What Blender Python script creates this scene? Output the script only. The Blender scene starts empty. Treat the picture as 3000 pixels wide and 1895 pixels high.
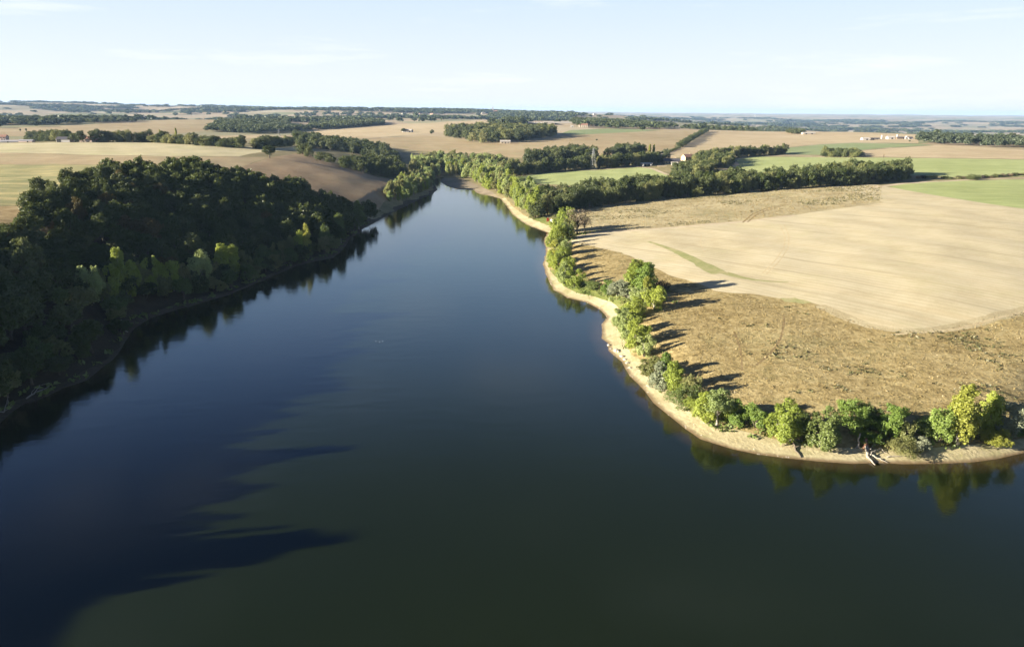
import bpy, math, random
import numpy as np
from mathutils import Vector, Matrix
from mathutils.geometry import delaunay_2d_cdt

# ------------------------------------------------------------------ camera
scene = bpy.context.scene
COL = scene.collection
CAM_Z, PITCH, ROLL, HFOV = 60.0, math.radians(16.2), math.radians(0.45), math.radians(70.0)
PW, PH = 3000.0, 1895.0
FOC = PW / 2 / math.tan(HFOV / 2)
cam_data = bpy.data.cameras.new('camera')
cam_data.sensor_fit = 'HORIZONTAL'
cam_data.angle = HFOV
cam_data.clip_start = 0.5
cam_data.clip_end = 90000
cam = bpy.data.objects.new('camera', cam_data)
COL.objects.link(cam)
CAM_R = Matrix.Rotation(math.pi / 2 - PITCH, 3, 'X') @ Matrix.Rotation(ROLL, 3, 'Z')
cam.matrix_world = Matrix.Translation((0, 0, CAM_Z)) @ CAM_R.to_4x4()
scene.camera = cam
CR = np.array(CAM_R)

# ------------------------------------------------------------------ sun, sky, exposure
SUN_EL, SUN_DIR_DEG = math.radians(15.0), 15.0     # shadows run along +x turned 15 degrees away
sd = math.radians(SUN_DIR_DEG)
SUN_TRAVEL = Vector((math.cos(sd) * math.cos(SUN_EL), math.sin(sd) * math.cos(SUN_EL), -math.sin(SUN_EL)))
sun_data = bpy.data.lights.new('sun', 'SUN')
sun_data.energy = 5.0
sun_data.angle = math.radians(0.5)
sun_data.color = (1.0, 0.91, 0.77)
sun = bpy.data.objects.new('sun', sun_data)
COL.objects.link(sun)
sun.rotation_euler = SUN_TRAVEL.to_track_quat('-Z', 'Y').to_euler()

world = bpy.data.worlds.new('World')
scene.world = world
world.use_nodes = True
wt = world.node_tree
wt.nodes.clear()
w_out = wt.nodes.new('ShaderNodeOutputWorld')
w_bg = wt.nodes.new('ShaderNodeBackground')
w_sky = wt.nodes.new('ShaderNodeTexSky')
w_sky.sky_type = 'NISHITA'
w_sky.sun_disc = False
w_sky.sun_elevation = SUN_EL
# direction TO the sun is -SUN_TRAVEL; rotation 0 points to +Y and turns clockwise seen from above
w_sky.sun_rotation = math.atan2(-SUN_TRAVEL.x, -SUN_TRAVEL.y)
w_sky.altitude = 200
w_sky.air_density = 1.0
w_sky.dust_density = 0.6
w_sky.ozone_density = 1.6
w_bg.inputs['Strength'].default_value = 0.05
# thin cirrus streaks: a stretched noise on the view direction lightens the sky
w_tc = wt.nodes.new('ShaderNodeTexCoord')
w_map = wt.nodes.new('ShaderNodeMapping')
w_map.inputs['Scale'].default_value = (2.2, 2.2, 22.0)
w_map.inputs['Rotation'].default_value = (0, math.radians(7), 0)
w_noise = wt.nodes.new('ShaderNodeTexNoise')
w_noise.inputs['Scale'].default_value = 1.6
w_noise.inputs['Detail'].default_value = 7
w_noise.inputs['Roughness'].default_value = 0.62
w_ramp = wt.nodes.new('ShaderNodeMapRange')
w_ramp.inputs['From Min'].default_value = 0.56
w_ramp.inputs['From Max'].default_value = 0.80
w_ramp.inputs['To Max'].default_value = 0.65
w_mix = wt.nodes.new('ShaderNodeMix')
w_mix.data_type = 'RGBA'
w_mix.inputs['B'].default_value = (5.6, 5.7, 5.8, 1)
wt.links.new(w_tc.outputs['Generated'], w_map.inputs['Vector'])
wt.links.new(w_map.outputs['Vector'], w_noise.inputs['Vector'])
wt.links.new(w_noise.outputs['Fac'], w_ramp.inputs['Value'])
wt.links.new(w_ramp.outputs['Result'], w_mix.inputs['Factor'])
# moisture near the horizon whitens the low sky; overhead it is a deep dry-weather blue
w_sep = wt.nodes.new('ShaderNodeSeparateXYZ')
wt.links.new(w_tc.outputs['Generated'], w_sep.inputs[0])
w_el = wt.nodes.new('ShaderNodeValToRGB')
w_stops = [(0.0, (.90, .93, .97)), (.035, (.88, .93, .99)), (.13, (.70, .83, .97)), (.20, (.46, .70, 1.0)), (.30, (.27, .47, .86)), (.38, (.13, .255, .56)), (.47, (.032, .08, .24)), (.75, (.014, .038, .14))]
while len(w_el.color_ramp.elements) < len(w_stops):
    w_el.color_ramp.elements.new(.5)
for e_, (p_, c_) in zip(w_el.color_ramp.elements, w_stops):
    e_.position = p_
    e_.color = (*c_, 1)
wt.links.new(w_sep.outputs['Z'], w_el.inputs['Fac'])
w_gain = wt.nodes.new('ShaderNodeMix')
w_gain.data_type = 'RGBA'
w_gain.blend_type = 'MULTIPLY'
w_gain.inputs[0].default_value = 1.0
w_gain.inputs['B'].default_value = (5.1, 5.1, 5.15, 1)
wt.links.new(w_el.outputs['Color'], w_gain.inputs['A'])
w_hz = wt.nodes.new('ShaderNodeMix')
w_hz.data_type = 'RGBA'
w_hz.inputs[0].default_value = .92
wt.links.new(w_sky.outputs['Color'], w_hz.inputs['A'])
wt.links.new(w_gain.outputs['Result'], w_hz.inputs['B'])
wt.links.new(w_hz.outputs['Result'], w_mix.inputs['A'])
wt.links.new(w_mix.outputs['Result'], w_bg.inputs['Color'])
wt.links.new(w_bg.outputs['Background'], w_out.inputs['Surface'])

scene.view_settings.view_transform = 'Standard'
scene.view_settings.look = 'None'
scene.view_settings.gamma = 1.0
scene.view_settings.use_curve_mapping = False
scene.view_settings.exposure = 2.05
scene.cycles.max_bounces = 6
scene.cycles.diffuse_bounces = 2
scene.cycles.glossy_bounces = 2
scene.cycles.transmission_bounces = 3
scene.cycles.volume_bounces = 0
scene.cycles.transparent_max_bounces = 4

# ------------------------------------------------------------------ photo pixel <-> world
def px_dir(px, py):
    px, py = np.asarray(px, float), np.asarray(py, float)
    d = np.stack([(px - PW / 2) / FOC, -(py - PH / 2) / FOC, -np.ones_like(px)], -1)
    return d @ CR.T                                  # scaled so that depth along the axis is 1

def project(p):
    q = (np.asarray(p, float) - (0, 0, CAM_Z)) @ CR
    dep = -q[..., 2]
    with np.errstate(divide='ignore', invalid='ignore'):
        return q[..., 0] / dep * FOC + PW / 2, -q[..., 1] / dep * FOC + PH / 2, dep

def P(px, py, z=0.0):                                # the point at height z seen at that pixel
    d = px_dir(px, py)
    t = (z - CAM_Z) / d[2]
    return (d[0] * t, d[1] * t, z)

def Q(px, dist, z):                                  # the point at that ground distance below that column
    d = px_dir(px, 330.0)
    h = math.hypot(d[0], d[1])
    return (d[0] / h * dist, d[1] / h * dist, z)

# ------------------------------------------------------------------ the lake shore
SHORE_L = [(0, 1241), (34, 1207), (73, 1182), (140, 1160), (184, 1137), (252, 1115), (280, 1093), (330, 1054), (358, 1018), (391, 964),
           (430, 938), (486, 917), (559, 897), (615, 880), (671, 864), (727, 841), (783, 816), (827, 797), (866, 780), (922, 766),
           (978, 755), (1006, 730), (1023, 702), (1045, 686), (1062, 672), (1099, 652), (1138, 629), (1198, 599), (1231, 584),
           (1265, 569), (1283, 556), (1272, 543), (1264, 534), (1266, 527), (1278, 522), (1296, 519)]
SHORE_R = [(1300, 522), (1290, 527), (1291, 533), (1308, 545), (1340, 555), (1388, 557), (1396, 565), (1414, 572), (1433, 573), (1466, 582), (1483, 602),
           (1500, 628), (1541, 658), (1606, 683), (1595, 699), (1599, 747), (1590, 775), (1604, 812), (1620, 849), (1661, 872),
           (1716, 885), (1758, 908), (1778, 931), (1762, 950), (1762, 991), (1781, 1005), (1783, 1028), (1800, 1042), (1822, 1060),
           (1845, 1102), (1891, 1148), (1914, 1180), (1960, 1217), (2006, 1254), (2052, 1286), (2149, 1316), (2224, 1331),
           (2298, 1341), (2398, 1351), (2498, 1358), (2647, 1359), (2747, 1358), (2846, 1354), (2921, 1344), (3000, 1326), (3130, 1290)]
def densify(pts, step, amp=0.0, rng=None, closed=True):
    out = []
    n = len(pts)
    for i in range(n if closed else n - 1):
        a, b = np.array(pts[i][:2], float), np.array(pts[(i + 1) % n][:2], float)
        L = np.linalg.norm(b - a)
        k = max(1, int(L / step))
        nrm = np.array([-(b - a)[1], (b - a)[0]]) / max(L, 1e-6)
        for j in range(k):
            p = a + (b - a) * j / k
            if amp and j:
                p = p + nrm * rng.normal() * amp
            out.append(p)
    if not closed:
        out.append(np.array(pts[-1][:2], float))
    return np.array(out)
RNG = np.random.default_rng(11)
sl = [P(a, b)[:2] for a, b in SHORE_L]
sr = [P(a, b)[:2] for a, b in SHORE_R]
sl_far = [(-118, -150), (-122, -60), (-117, 10), (-113, 70), (-108, 105)]
sr_far = [(125, 146), (170, 165), (250, 170), (330, 120), (330, -150)]
LAKE = np.concatenate([densify(sl_far + sl + sr + sr_far, 4.0, 0.22, RNG)])
N_L = len(sl_far) + len(sl)

def seg_dist(pts, poly, closed=True):
    a = poly
    b = np.roll(poly, -1, 0) if closed else poly[1:]
    if not closed:
        a = poly[:-1]
    out = np.empty(len(pts))
    ab = b - a
    L2 = (ab ** 2).sum(1) + 1e-12
    for s in range(0, len(pts), 8000):
        p = pts[s:s + 8000]
        t = np.clip(((p[:, None] - a) * ab).sum(2) / L2, 0, 1)
        d = p[:, None] - a - t[..., None] * ab
        out[s:s + 8000] = np.sqrt((d ** 2).sum(2).min(1))
    return out

def inside(pts, poly):
    res = np.zeros(len(pts), bool)
    x, y = pts[:, 0], pts[:, 1]
    mn, mx = poly.min(0), poly.max(0)
    cand = np.where((x > mn[0]) & (x < mx[0]) & (y > mn[1]) & (y < mx[1]))[0]
    if not len(cand):
        return res
    x, y = x[cand], y[cand]
    r = np.zeros(len(cand), bool)
    n = len(poly)
    for i in range(n):
        x1, y1 = poly[i]
        x2, y2 = poly[(i + 1) % n]
        if y1 == y2:
            continue
        c = ((y1 > y) != (y2 > y)) & (x < (x2 - x1) * (y - y1) / (y2 - y1) + x1)
        r ^= c
    res[cand] = r
    return res

# ------------------------------------------------------------------ terrain heights: control points and a thin-plate fit
CTRL = [P(*c) for c in [
    # meadow, straw field and hedge line on the far side of the water
    (2300, 1150, 3.5), (2900, 1180, 4.2), (2050, 1100, 3.4), (1950, 1000, 4), (2500, 950, 6.5), (2950, 850, 9.5), (1800, 760, 4.8), (1950, 700, 6.3),
    (2400, 700, 9.5), (2900, 700, 12), (3000, 600, 14), (1720, 660, 4), (1850, 610, 5.5), (2250, 565, 9), (2600, 530, 12), (2950, 520, 14),
    (2800, 570, 13.5), (1700, 520, 5), (1900, 505, 7), (2300, 480, 12.5), (2150, 520, 9.5), (2700, 470, 16), (3000, 470, 17),
    (2700, 440, 18), (2400, 440, 15.5), (2100, 470, 11), (2700, 425, 19), (3000, 425, 20.5), (2560, 405, 20.5), (2250, 392, 21),
    (2500, 387, 22), (2000, 378, 24.5), (2850, 400, 22),
    # valley head and the open fields behind it
    (1280, 520, 0.8), (1330, 500, 1.6), (1200, 490, 4), (1150, 475, 6), (1450, 530, 2.2), (1550, 500, 4.5), (1400, 455, 9.5), (1600, 440, 13),
    (1500, 415, 17.5), (1350, 430, 13.5), (1100, 400, 20), (1250, 410, 17.5), (1400, 390, 23), (1700, 400, 21.5), (1900, 430, 15.5),
    (2000, 400, 20), (1800, 380, 25.5), (1500, 367, 29), (1700, 373, 27.5), (1300, 370, 27.5), (1100, 380, 23.5),
    # plateau and hill on the wooded side
    (0, 590, 24), (0, 520, 26.5), (100, 470, 28), (300, 440, 29), (700, 440, 26.5), (400, 422, 29.5), (0, 425, 29.5), (650, 430, 28),
    (300, 383, 24), (600, 368, 27), (200, 372, 27), (200, 357, 30), (600, 352, 31), (870, 420, 20), (900, 440, 20),
    (500, 495, 27), (800, 455, 25.5), (900, 490, 21), (1000, 520, 16.5), (1100, 560, 10), (1150, 540, 8.5), (1060, 600, 7), (1000, 450, 19),
    (1050, 480, 14.5), (1170, 505, 5), (1180, 545, 4.5), (60, 640, 22), (300, 640, 19.5), (700, 540, 20.5), (850, 590, 14), (500, 650, 15),
    (0, 720, 21), (0, 900, 12), (300, 560, 25), (600, 560, 22), (-300, 700, 24), (700, 700, 7), (400, 800, 8.5)]]
CTRL += [Q(*c) for c in [
    (100, 830, 29), (400, 840, 28.5), (650, 840, 25.5), (250, 1010, 22), (600, 1010, 20), (0, 1010, 23), (900, 1000, 19), (1000, 1200, 20),
    (750, 1500, 20), (900, 1700, 20), (200, 2600, 20), (600, 2600, 18),
    (2250, 2300, 0), (2700, 2100, 0), (3000, 2000, 0), (2400, 4000, -35), (2900, 3500, -38), (2000, 3000, 5), (2000, 5000, -20),
    (2600, 9000, -38), (3000, 9000, -38), (2100, 9000, -25), (2400, 21000, 34), (3000, 21000, 34), (1950, 21000, 36),
    (1500, 2500, 28), (1800, 2500, 26), (1500, 4500, 50), (1300, 4500, 54), (1700, 4300, 48), (1870, 4300, 30), (1000, 5000, 60), (1200, 4800, 56), (1500, 3300, 24), (1200, 3000, 22),
    (1100, 2200, 23), (830, 12000, 56), (830, 7000, 45), (0, 7000, 86), (300, 7000, 84), (500, 6500, 78), (700, 6000, 64), (780, 6000, 50),
    (100, 3600, 22), (500, 3600, 24), (850, 3600, 24), (300, 5000, 48), (0, 21000, 40), (800, 21000, 52), (1400, 21000, 46), (1500, 8000, 30)]]
CTRL += [(-165, 130, 24), (-158, 60, 29), (-148, 0, 26), (-250, 100, 26), (-300, 300, 27), (-200, -60, 19), (200, 190, 5), (300, 220, 6), (-600, 300, 28), (600, 350, 16),
         (-130, 130, 9), (-135, 70, 13)]
CTRL = np.array(CTRL)

def polar(x, y):
    r = np.hypot(x, y)
    az = np.clip(np.arctan2(x, y), -1.25, 1.25)
    return az * 1.6, np.log(np.clip(r, 60, 23000))
cu, cv = polar(CTRL[:, 0], CTRL[:, 1])
C = np.stack([cu, cv], 1)
def tps(d2):
    return 0.5 * d2 * np.log(d2 + 1e-9)
K = tps(((C[:, None] - C[None]) ** 2).sum(2)) + 8e-4 * np.eye(len(C))
A1 = np.concatenate([np.ones((len(C), 1)), C], 1)
M = np.block([[K, A1], [A1.T, np.zeros((3, 3))]])
W = np.linalg.solve(M, np.concatenate([CTRL[:, 2], np.zeros(3)]))

def height(x, y):
    x, y = np.atleast_1d(np.asarray(x, float)), np.atleast_1d(np.asarray(y, float))
    u, v = polar(x, y)
    z = np.empty(len(x))
    for s in range(0, len(x), 20000):
        c = np.stack([u[s:s + 20000], v[s:s + 20000]], 1)
        z[s:s + 20000] = tps(((c[:, None] - C[None]) ** 2).sum(2)) @ W[:-3] + W[-3] + c @ W[-2:]
    r = np.hypot(x, y)
    a = np.clip((r - 1700) * 0.006, 0, 9)
    z += a * (np.sin(x * .0031 + y * .0012) + np.sin(x * -.0017 + y * .0026 + 1.3) + .6 * np.sin(x * .0052 - y * .0037 + 2.1) + .5 * np.sin(y * .0071 + x * .0021)) * .5
    z = np.clip(z, -70, 150)
    near = np.where(r < 950)[0]
    if len(near):
        p = np.stack([x[near], y[near]], 1)
        d = seg_dist(p, LAKE)
        ins = inside(p, LAKE)
        zz = z[near]
        zz = np.where(d < 140, np.maximum(zz, 0.8 + 0.012 * d), zz)
        zz += .12 * np.sin(p[:, 0] * .21 + 1.1 * np.sin(p[:, 1] * .13)) * np.clip(d / 30, 0, 1)
        t = np.clip(d / 17.0, 0, 1)
        t = t * t * (3 - 2 * t)
        zz = zz * t + (0.13 * d) * (1 - t)
        z[near] = np.where(ins, -np.minimum(0.22 * d, 5.0), zz)
    return z

AZ = np.linspace(-1.09, 1.09, 900)
LR = np.linspace(math.log(30), math.log(22500), 760)
_a, _l = np.meshgrid(AZ, LR, indexing='ij')
TABLE = height((np.exp(_l) * np.sin(_a)).ravel(), (np.exp(_l) * np.cos(_a)).ravel()).reshape(_a.shape)
def hfast(x, y):
    x, y = np.asarray(x, float), np.asarray(y, float)
    i = np.clip((np.arctan2(x, y) - AZ[0]) / (AZ[1] - AZ[0]), 0, len(AZ) - 1.001)
    j = np.clip((np.log(np.maximum(np.hypot(x, y), 1)) - LR[0]) / (LR[1] - LR[0]), 0, len(LR) - 1.001)
    i0, j0 = i.astype(int), j.astype(int)
    fi, fj = i - i0, j - j0
    return (TABLE[i0, j0] * (1 - fi) * (1 - fj) + TABLE[i0 + 1, j0] * fi * (1 - fj) + TABLE[i0, j0 + 1] * (1 - fi) * fj + TABLE[i0 + 1, j0 + 1] * fi * fj)

def ground(px, py, dmin=0):
    """where the sight line through a photo pixel first meets the ground"""
    d = px_dir(px, py)
    h = math.hypot(d[0], d[1])
    r = np.exp(np.linspace(math.log(max(45, dmin)), math.log(21500), 2400))
    x, y, z = d[0] / h * r, d[1] / h * r, CAM_Z + d[2] / h * r
    g = hfast(x, y) - z
    k = np.argmax(g > 0)
    if g[k] <= 0:
        k = len(r) - 1
    if k:
        f = g[k - 1] / (g[k - 1] - g[k]) if g[k] != g[k - 1] else 0
        rr = r[k - 1] + (r[k] - r[k - 1]) * np.clip(f, 0, 1)
    else:
        rr = r[0]
    return np.array([d[0] / h * rr, d[1] / h * rr])

# ------------------------------------------------------------------ helpers for materials and objects
def tag(o, label=None, cat=None, group=None, kind=None):
    if label:
        o['label'] = label
    if cat:
        o['category'] = cat
    if group:
        o['group'] = group
    if kind:
        o['kind'] = kind
    return o

def link(name, mesh, parent=None):
    o = bpy.data.objects.new(name, mesh)
    COL.objects.link(o)
    if parent:
        o.parent = parent
    return o

class NT:
    """a small helper to write node trees in a few lines"""
    def __init__(self, name):
        self.m = bpy.data.materials.new(name)
        self.m.use_nodes = True
        self.t = self.m.node_tree
        self.t.nodes.clear()
        self.out = self.t.nodes.new('ShaderNodeOutputMaterial')
    def n(self, kind, **kw):
        nd = self.t.nodes.new('ShaderNode' + kind)
        for k, v in kw.items():
            if k.startswith('_'):
                setattr(nd, k[1:], v)
            else:
                s = nd.inputs[k.replace('__', ' ')]
                if hasattr(v, 'is_output'):
                    self.t.links.new(v, s)
                else:
                    s.default_value = v
        return nd
    def l(self, a, b):
        self.t.links.new(a, b)
    def pos(self, scale=(1, 1, 1), rot=0.0):
        tc = self.n('TexCoord')
        v = tc.outputs['Object']
        if rot:                                      # turn first, then stretch
            v = self.n('Mapping', Vector=v, Rotation=(0, 0, rot)).outputs['Vector']
        return self.n('Mapping', Vector=v, Scale=scale).outputs['Vector']
    def noise(self, vec, scale, detail=4, rough=.55, dist=0.0):
        return self.n('TexNoise', Vector=vec, Scale=scale, Detail=detail, Roughness=rough, Distortion=dist).outputs['Fac']
    def ramp(self, fac, stops):
        r = self.n('ValToRGB')
        el = r.color_ramp.elements
        while len(el) < len(stops):
            el.new(0.5)
        for e, (p, c) in zip(el, stops):
            e.position = p
            e.color = (*c, 1)
        self.l(fac, r.inputs['Fac'])
        return r.outputs['Color']
    def mix(self, fac, a, b, blend='MIX'):
        m = self.n('Mix', _data_type='RGBA', _blend_type=blend)
        for v, s in ((fac, m.inputs[0]), (a, m.inputs[6]), (b, m.inputs[7])):
            if hasattr(v, 'is_output'):
                self.l(v, s)
            elif isinstance(v, tuple):
                s.default_value = (*v, 1) if len(v) == 3 else v
            else:
                s.default_value = v
        return m.outputs[2]
    def math(self, op, a, b=0.0, c=0.0, clamp=False):
        m = self.n('Math', _operation=op, _use_clamp=clamp)
        for v, s in zip((a, b, c), m.inputs):
            if hasattr(v, 'is_output'):
                self.l(v, s)
            else:
                s.default_value = v
        return m.outputs[0]
    def maprange(self, v, a, b, c=0.0, d=1.0):
        return self.n('MapRange', Value=v, From__Min=a, From__Max=b, To__Min=c, To__Max=d).outputs[0]
    def attr(self, name):
        return self.n('Attribute', _attribute_name=name)
    def bump(self, h, strength, dist):
        return self.n('Bump', Height=h, Strength=strength, Distance=dist).outputs[0]
    def principled(self, color, rough=.8, normal=None, spec=.25, **kw):
        b = self.n('BsdfPrincipled', Base__Color=color if hasattr(color, 'is_output') else (*color, 1), Roughness=rough, **kw)
        b.inputs['Specular IOR Level'].default_value = spec
        if normal is not None:
            self.l(normal, b.inputs['Normal'])
        self.l(b.outputs[0], self.out.inputs['Surface'])
        return b
# ------------------------------------------------------------------ ground materials
def soil_material(name, c_dark, c_mid, c_light, row_dir=None, row_w=1.6, row_amt=.25, mott=.12, patch=.02, green=None, green_amt=.5, bump=.25, bump_scale=1.3, streak=None, fine_amt=.35):
    t = NT(name)
    v = t.pos()
    big = t.noise(v, patch, 5, .6)
    mid = t.noise(v, mott, 6, .62)
    f = t.math('ADD', t.math('MULTIPLY', big, .5), t.math('MULTIPLY', mid, .5))
    fine = t.noise(v, bump_scale, 5, .7)
    f = t.math('ADD', f, t.math('MULTIPLY', t.math('SUBTRACT', fine, .5), fine_amt))
    col = t.ramp(t.maprange(f, .33, .67), [(0, c_dark), (.5, c_mid), (1, c_light)])
    if streak:                                       # long soft stripes left by the seed drill and the harvester
        ang, w, amt, c_s = streak
        sv = t.pos((1 / (w * 14), 1 / w, 1), ang)
        s = t.noise(sv, 1.0, 5, .6, .4)
        col = t.mix(t.maprange(s, .46, .68, 0, amt), col, c_s)
    if row_dir is not None:
        rv = t.pos((1, 1, 1), row_dir)
        wv = t.n('TexWave', _wave_type='BANDS', _bands_direction='Y', Vector=rv, Scale=.314 / row_w * 1.0, Distortion=1.6, Detail=2.0, Detail__Scale=.06).outputs['Fac']
        dash = t.noise(t.pos((.05, .9, 1), row_dir), 1.0, 4, .6)
        k = t.math('MULTIPLY', t.math('SUBTRACT', 1.0, wv), t.maprange(dash, .32, .58))
        col = t.mix(t.math('MULTIPLY', k, row_amt, clamp=True), col, tuple(q * .72 for q in c_dark))
        tram = t.n('TexWave', _wave_type='BANDS', _bands_direction='Y', Vector=rv, Scale=.314 / (row_w * 6.5), Distortion=.5, Detail=1.0, Detail__Scale=.05).outputs['Fac']
        worn = t.maprange(t.noise(v, .03, 3, .5), .38, .62)
        col = t.mix(t.math('MULTIPLY', t.maprange(tram, .955, 1.0, 0, .6), worn), col, tuple(q * .78 for q in c_dark))
    if green:
        g = t.noise(v, .045, 6, .66, .6)
        g2 = t.noise(v, .5, 4, .7)
        k = t.maprange(t.math('ADD', g, t.math('MULTIPLY', t.math('SUBTRACT', g2, .5), .5)), .52, .70, 0, green_amt)
        col = t.mix(k, col, green)
    h = t.noise(v, bump_scale * 1.4, 6, .7)
    nm = t.bump(h, bump, 1.0)
    t.principled(col, .9, nm, .1)
    return t.m

MAT = {}
MAT['straw'] = soil_material('straw_stubble', (.38, .32, .19), (.475, .41, .262), (.53, .465, .31), row_dir=math.radians(52), row_w=3.0, row_amt=.34, green=(.36, .33, .15), green_amt=.22, bump=.22,
                             streak=(math.radians(52), 5.0, .4, (.45, .36, .21)))
MAT['straw_far'] = soil_material('straw_far', (.33, .25, .14), (.42, .33, .20), (.48, .39, .245), patch=.008, mott=.04, bump_scale=.5, green=(.27, .27, .12), green_amt=.4,
                                 streak=(math.radians(5), 12, .5, (.36, .28, .16)))
MAT['ochre_far'] = soil_material('ochre_field', (.27, .195, .10), (.345, .265, .15), (.40, .32, .185), patch=.008, mott=.04, bump_scale=.5, green=(.22, .23, .10), green_amt=.5,
                                 streak=(math.radians(-12), 14, .5, (.27, .215, .12)))
MAT['brown_hill'] = soil_material('brown_hill', (.23, .155, .085), (.305, .215, .12), (.37, .275, .16), patch=.012, mott=.07, bump_scale=.6, green=(.23, .20, .10), green_amt=.35,
                                  streak=(math.radians(20), 6, .4, (.32, .245, .15)))
MAT['cream'] = soil_material('cream_field', (.36, .31, .18), (.45, .39, .235), (.50, .43, .27), patch=.01, mott=.05, bump_scale=.5, green=(.33, .34, .15), green_amt=.5,
                             streak=(math.radians(2), 7, .5, (.38, .36, .17)))
MAT['striped'] = soil_material('striped_grass_field', (.17, .165, .075), (.235, .225, .10), (.31, .275, .13), patch=.01, mott=.05, bump_scale=.5, green=(.14, .165, .065), green_amt=.6,
                               streak=(math.radians(2), 4.5, .9, (.46, .37, .17)))
MAT['rough_crop'] = soil_material('rough_crop', (.20, .135, .06), (.33, .245, .12), (.44, .35, .18), patch=.05, mott=.25, bump_scale=.7, bump=.5)
MAT['meadow'] = soil_material('dry_meadow', (.165, .122, .048), (.295, .228, .10), (.40, .32, .155), patch=.03, mott=.22, bump=.5, bump_scale=.55, green=(.175, .17, .075), green_amt=.45, fine_amt=.8)
MAT['upper_meadow'] = soil_material('upper_meadow', (.25, .20, .10), (.365, .305, .17), (.44, .375, .22), patch=.03, mott=.16, bump=.45, bump_scale=.5, fine_amt=.7, green=(.17, .175, .07), green_amt=.6)
MAT['green'] = soil_material('green_crop', (.255, .285, .105), (.315, .345, .14), (.36, .385, .17), patch=.008, mott=.05, bump_scale=.8, green=(.26, .29, .10), green_amt=.4,
                             streak=(math.radians(8), 6, .35, (.15, .205, .055)))
MAT['green_far'] = soil_material('green_far', (.17, .21, .09), (.21, .245, .11), (.25, .28, .135), patch=.006, mott=.03, bump_scale=.5)
MAT['turf'] = soil_material('shore_turf', (.10, .12, .03), (.16, .18, .05), (.25, .23, .09), patch=.06, mott=.3, bump=.4, green=(.10, .16, .03), green_amt=.7)
MAT['track'] = soil_material('dirt_track', (.34, .27, .17), (.44, .36, .24), (.52, .44, .31), patch=.05, mott=.3, bump=.2)
MAT['verge'] = soil_material('dry_verge', (.29, .24, .13), (.37, .31, .18), (.44, .38, .24), patch=.06, mott=.4, bump=.5, green=(.19, .19, .08), green_amt=.5)
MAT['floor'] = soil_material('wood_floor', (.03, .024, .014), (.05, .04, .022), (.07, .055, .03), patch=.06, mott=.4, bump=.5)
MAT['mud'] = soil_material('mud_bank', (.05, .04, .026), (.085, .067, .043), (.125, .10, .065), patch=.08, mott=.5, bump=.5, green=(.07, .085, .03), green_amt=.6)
MAT['mudflat'] = soil_material('mud_flat', (.20, .155, .10), (.27, .215, .145), (.34, .28, .195), patch=.08, mott=.5, bump=.3, green=(.15, .15, .07), green_amt=.6)
MAT['weed'] = soil_material('green_strip', (.20, .22, .075), (.29, .28, .12), (.41, .34, .19), patch=.08, mott=.4, bump=.4)
MAT['rut_dark'] = soil_material('meadow_ruts', (.15, .105, .048), (.22, .16, .075), (.28, .21, .105), patch=.1, mott=.6, bump=.4)
MAT['rut'] = soil_material('tyre_ruts', (.36, .285, .165), (.44, .36, .215), (.50, .415, .26), patch=.1, mott=.6, bump=.4)

def beach_material():
    t = NT('beach_sand')
    v = t.pos()
    f = t.math('ADD', t.math('MULTIPLY', t.noise(v, .09, 6, .65), .6), t.math('MULTIPLY', t.noise(v, 1.2, 6, .7), .4))
    col = t.ramp(t.maprange(f, .36, .64), [(0, (.28, .235, .12)), (.45, (.40, .345, .195)), (1, (.52, .46, .285))])
    g = t.maprange(t.noise(v, .13, 5, .7, .5), .53, .66, 0, .75)
    col = t.mix(g, col, (.225, .225, .085))
    # tide lines and the soaked rim beside the water follow the distance from the waterline
    d = t.attr('shore').outputs['Fac']
    dn = t.math('ADD', d, t.math('MULTIPLY', t.math('SUBTRACT', t.noise(v, .35, 4, .6), .5), 1.2))
    lines = t.n('TexWave', _wave_type='BANDS', _bands_direction='X', Vector=t.n('CombineXYZ', X=dn).outputs[0], Scale=.22, Distortion=1.0).outputs['Fac']
    col = t.mix(t.math('MULTIPLY', lines, .22), col, (.30, .245, .15))
    col = t.mix(t.maprange(dn, .25, 1.3, .9, 0), col, (.15, .10, .05))
    peb = t.n('TexVoronoi', Vector=v, Scale=1.1).outputs['Distance']
    h = t.math('ADD', t.noise(v, 2.0, 6, .7), t.math('MULTIPLY', peb, .4))
    t.principled(col, .85, t.bump(h, .35, .6), .2)
    return t.m
MAT['beach'] = beach_material()

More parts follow.
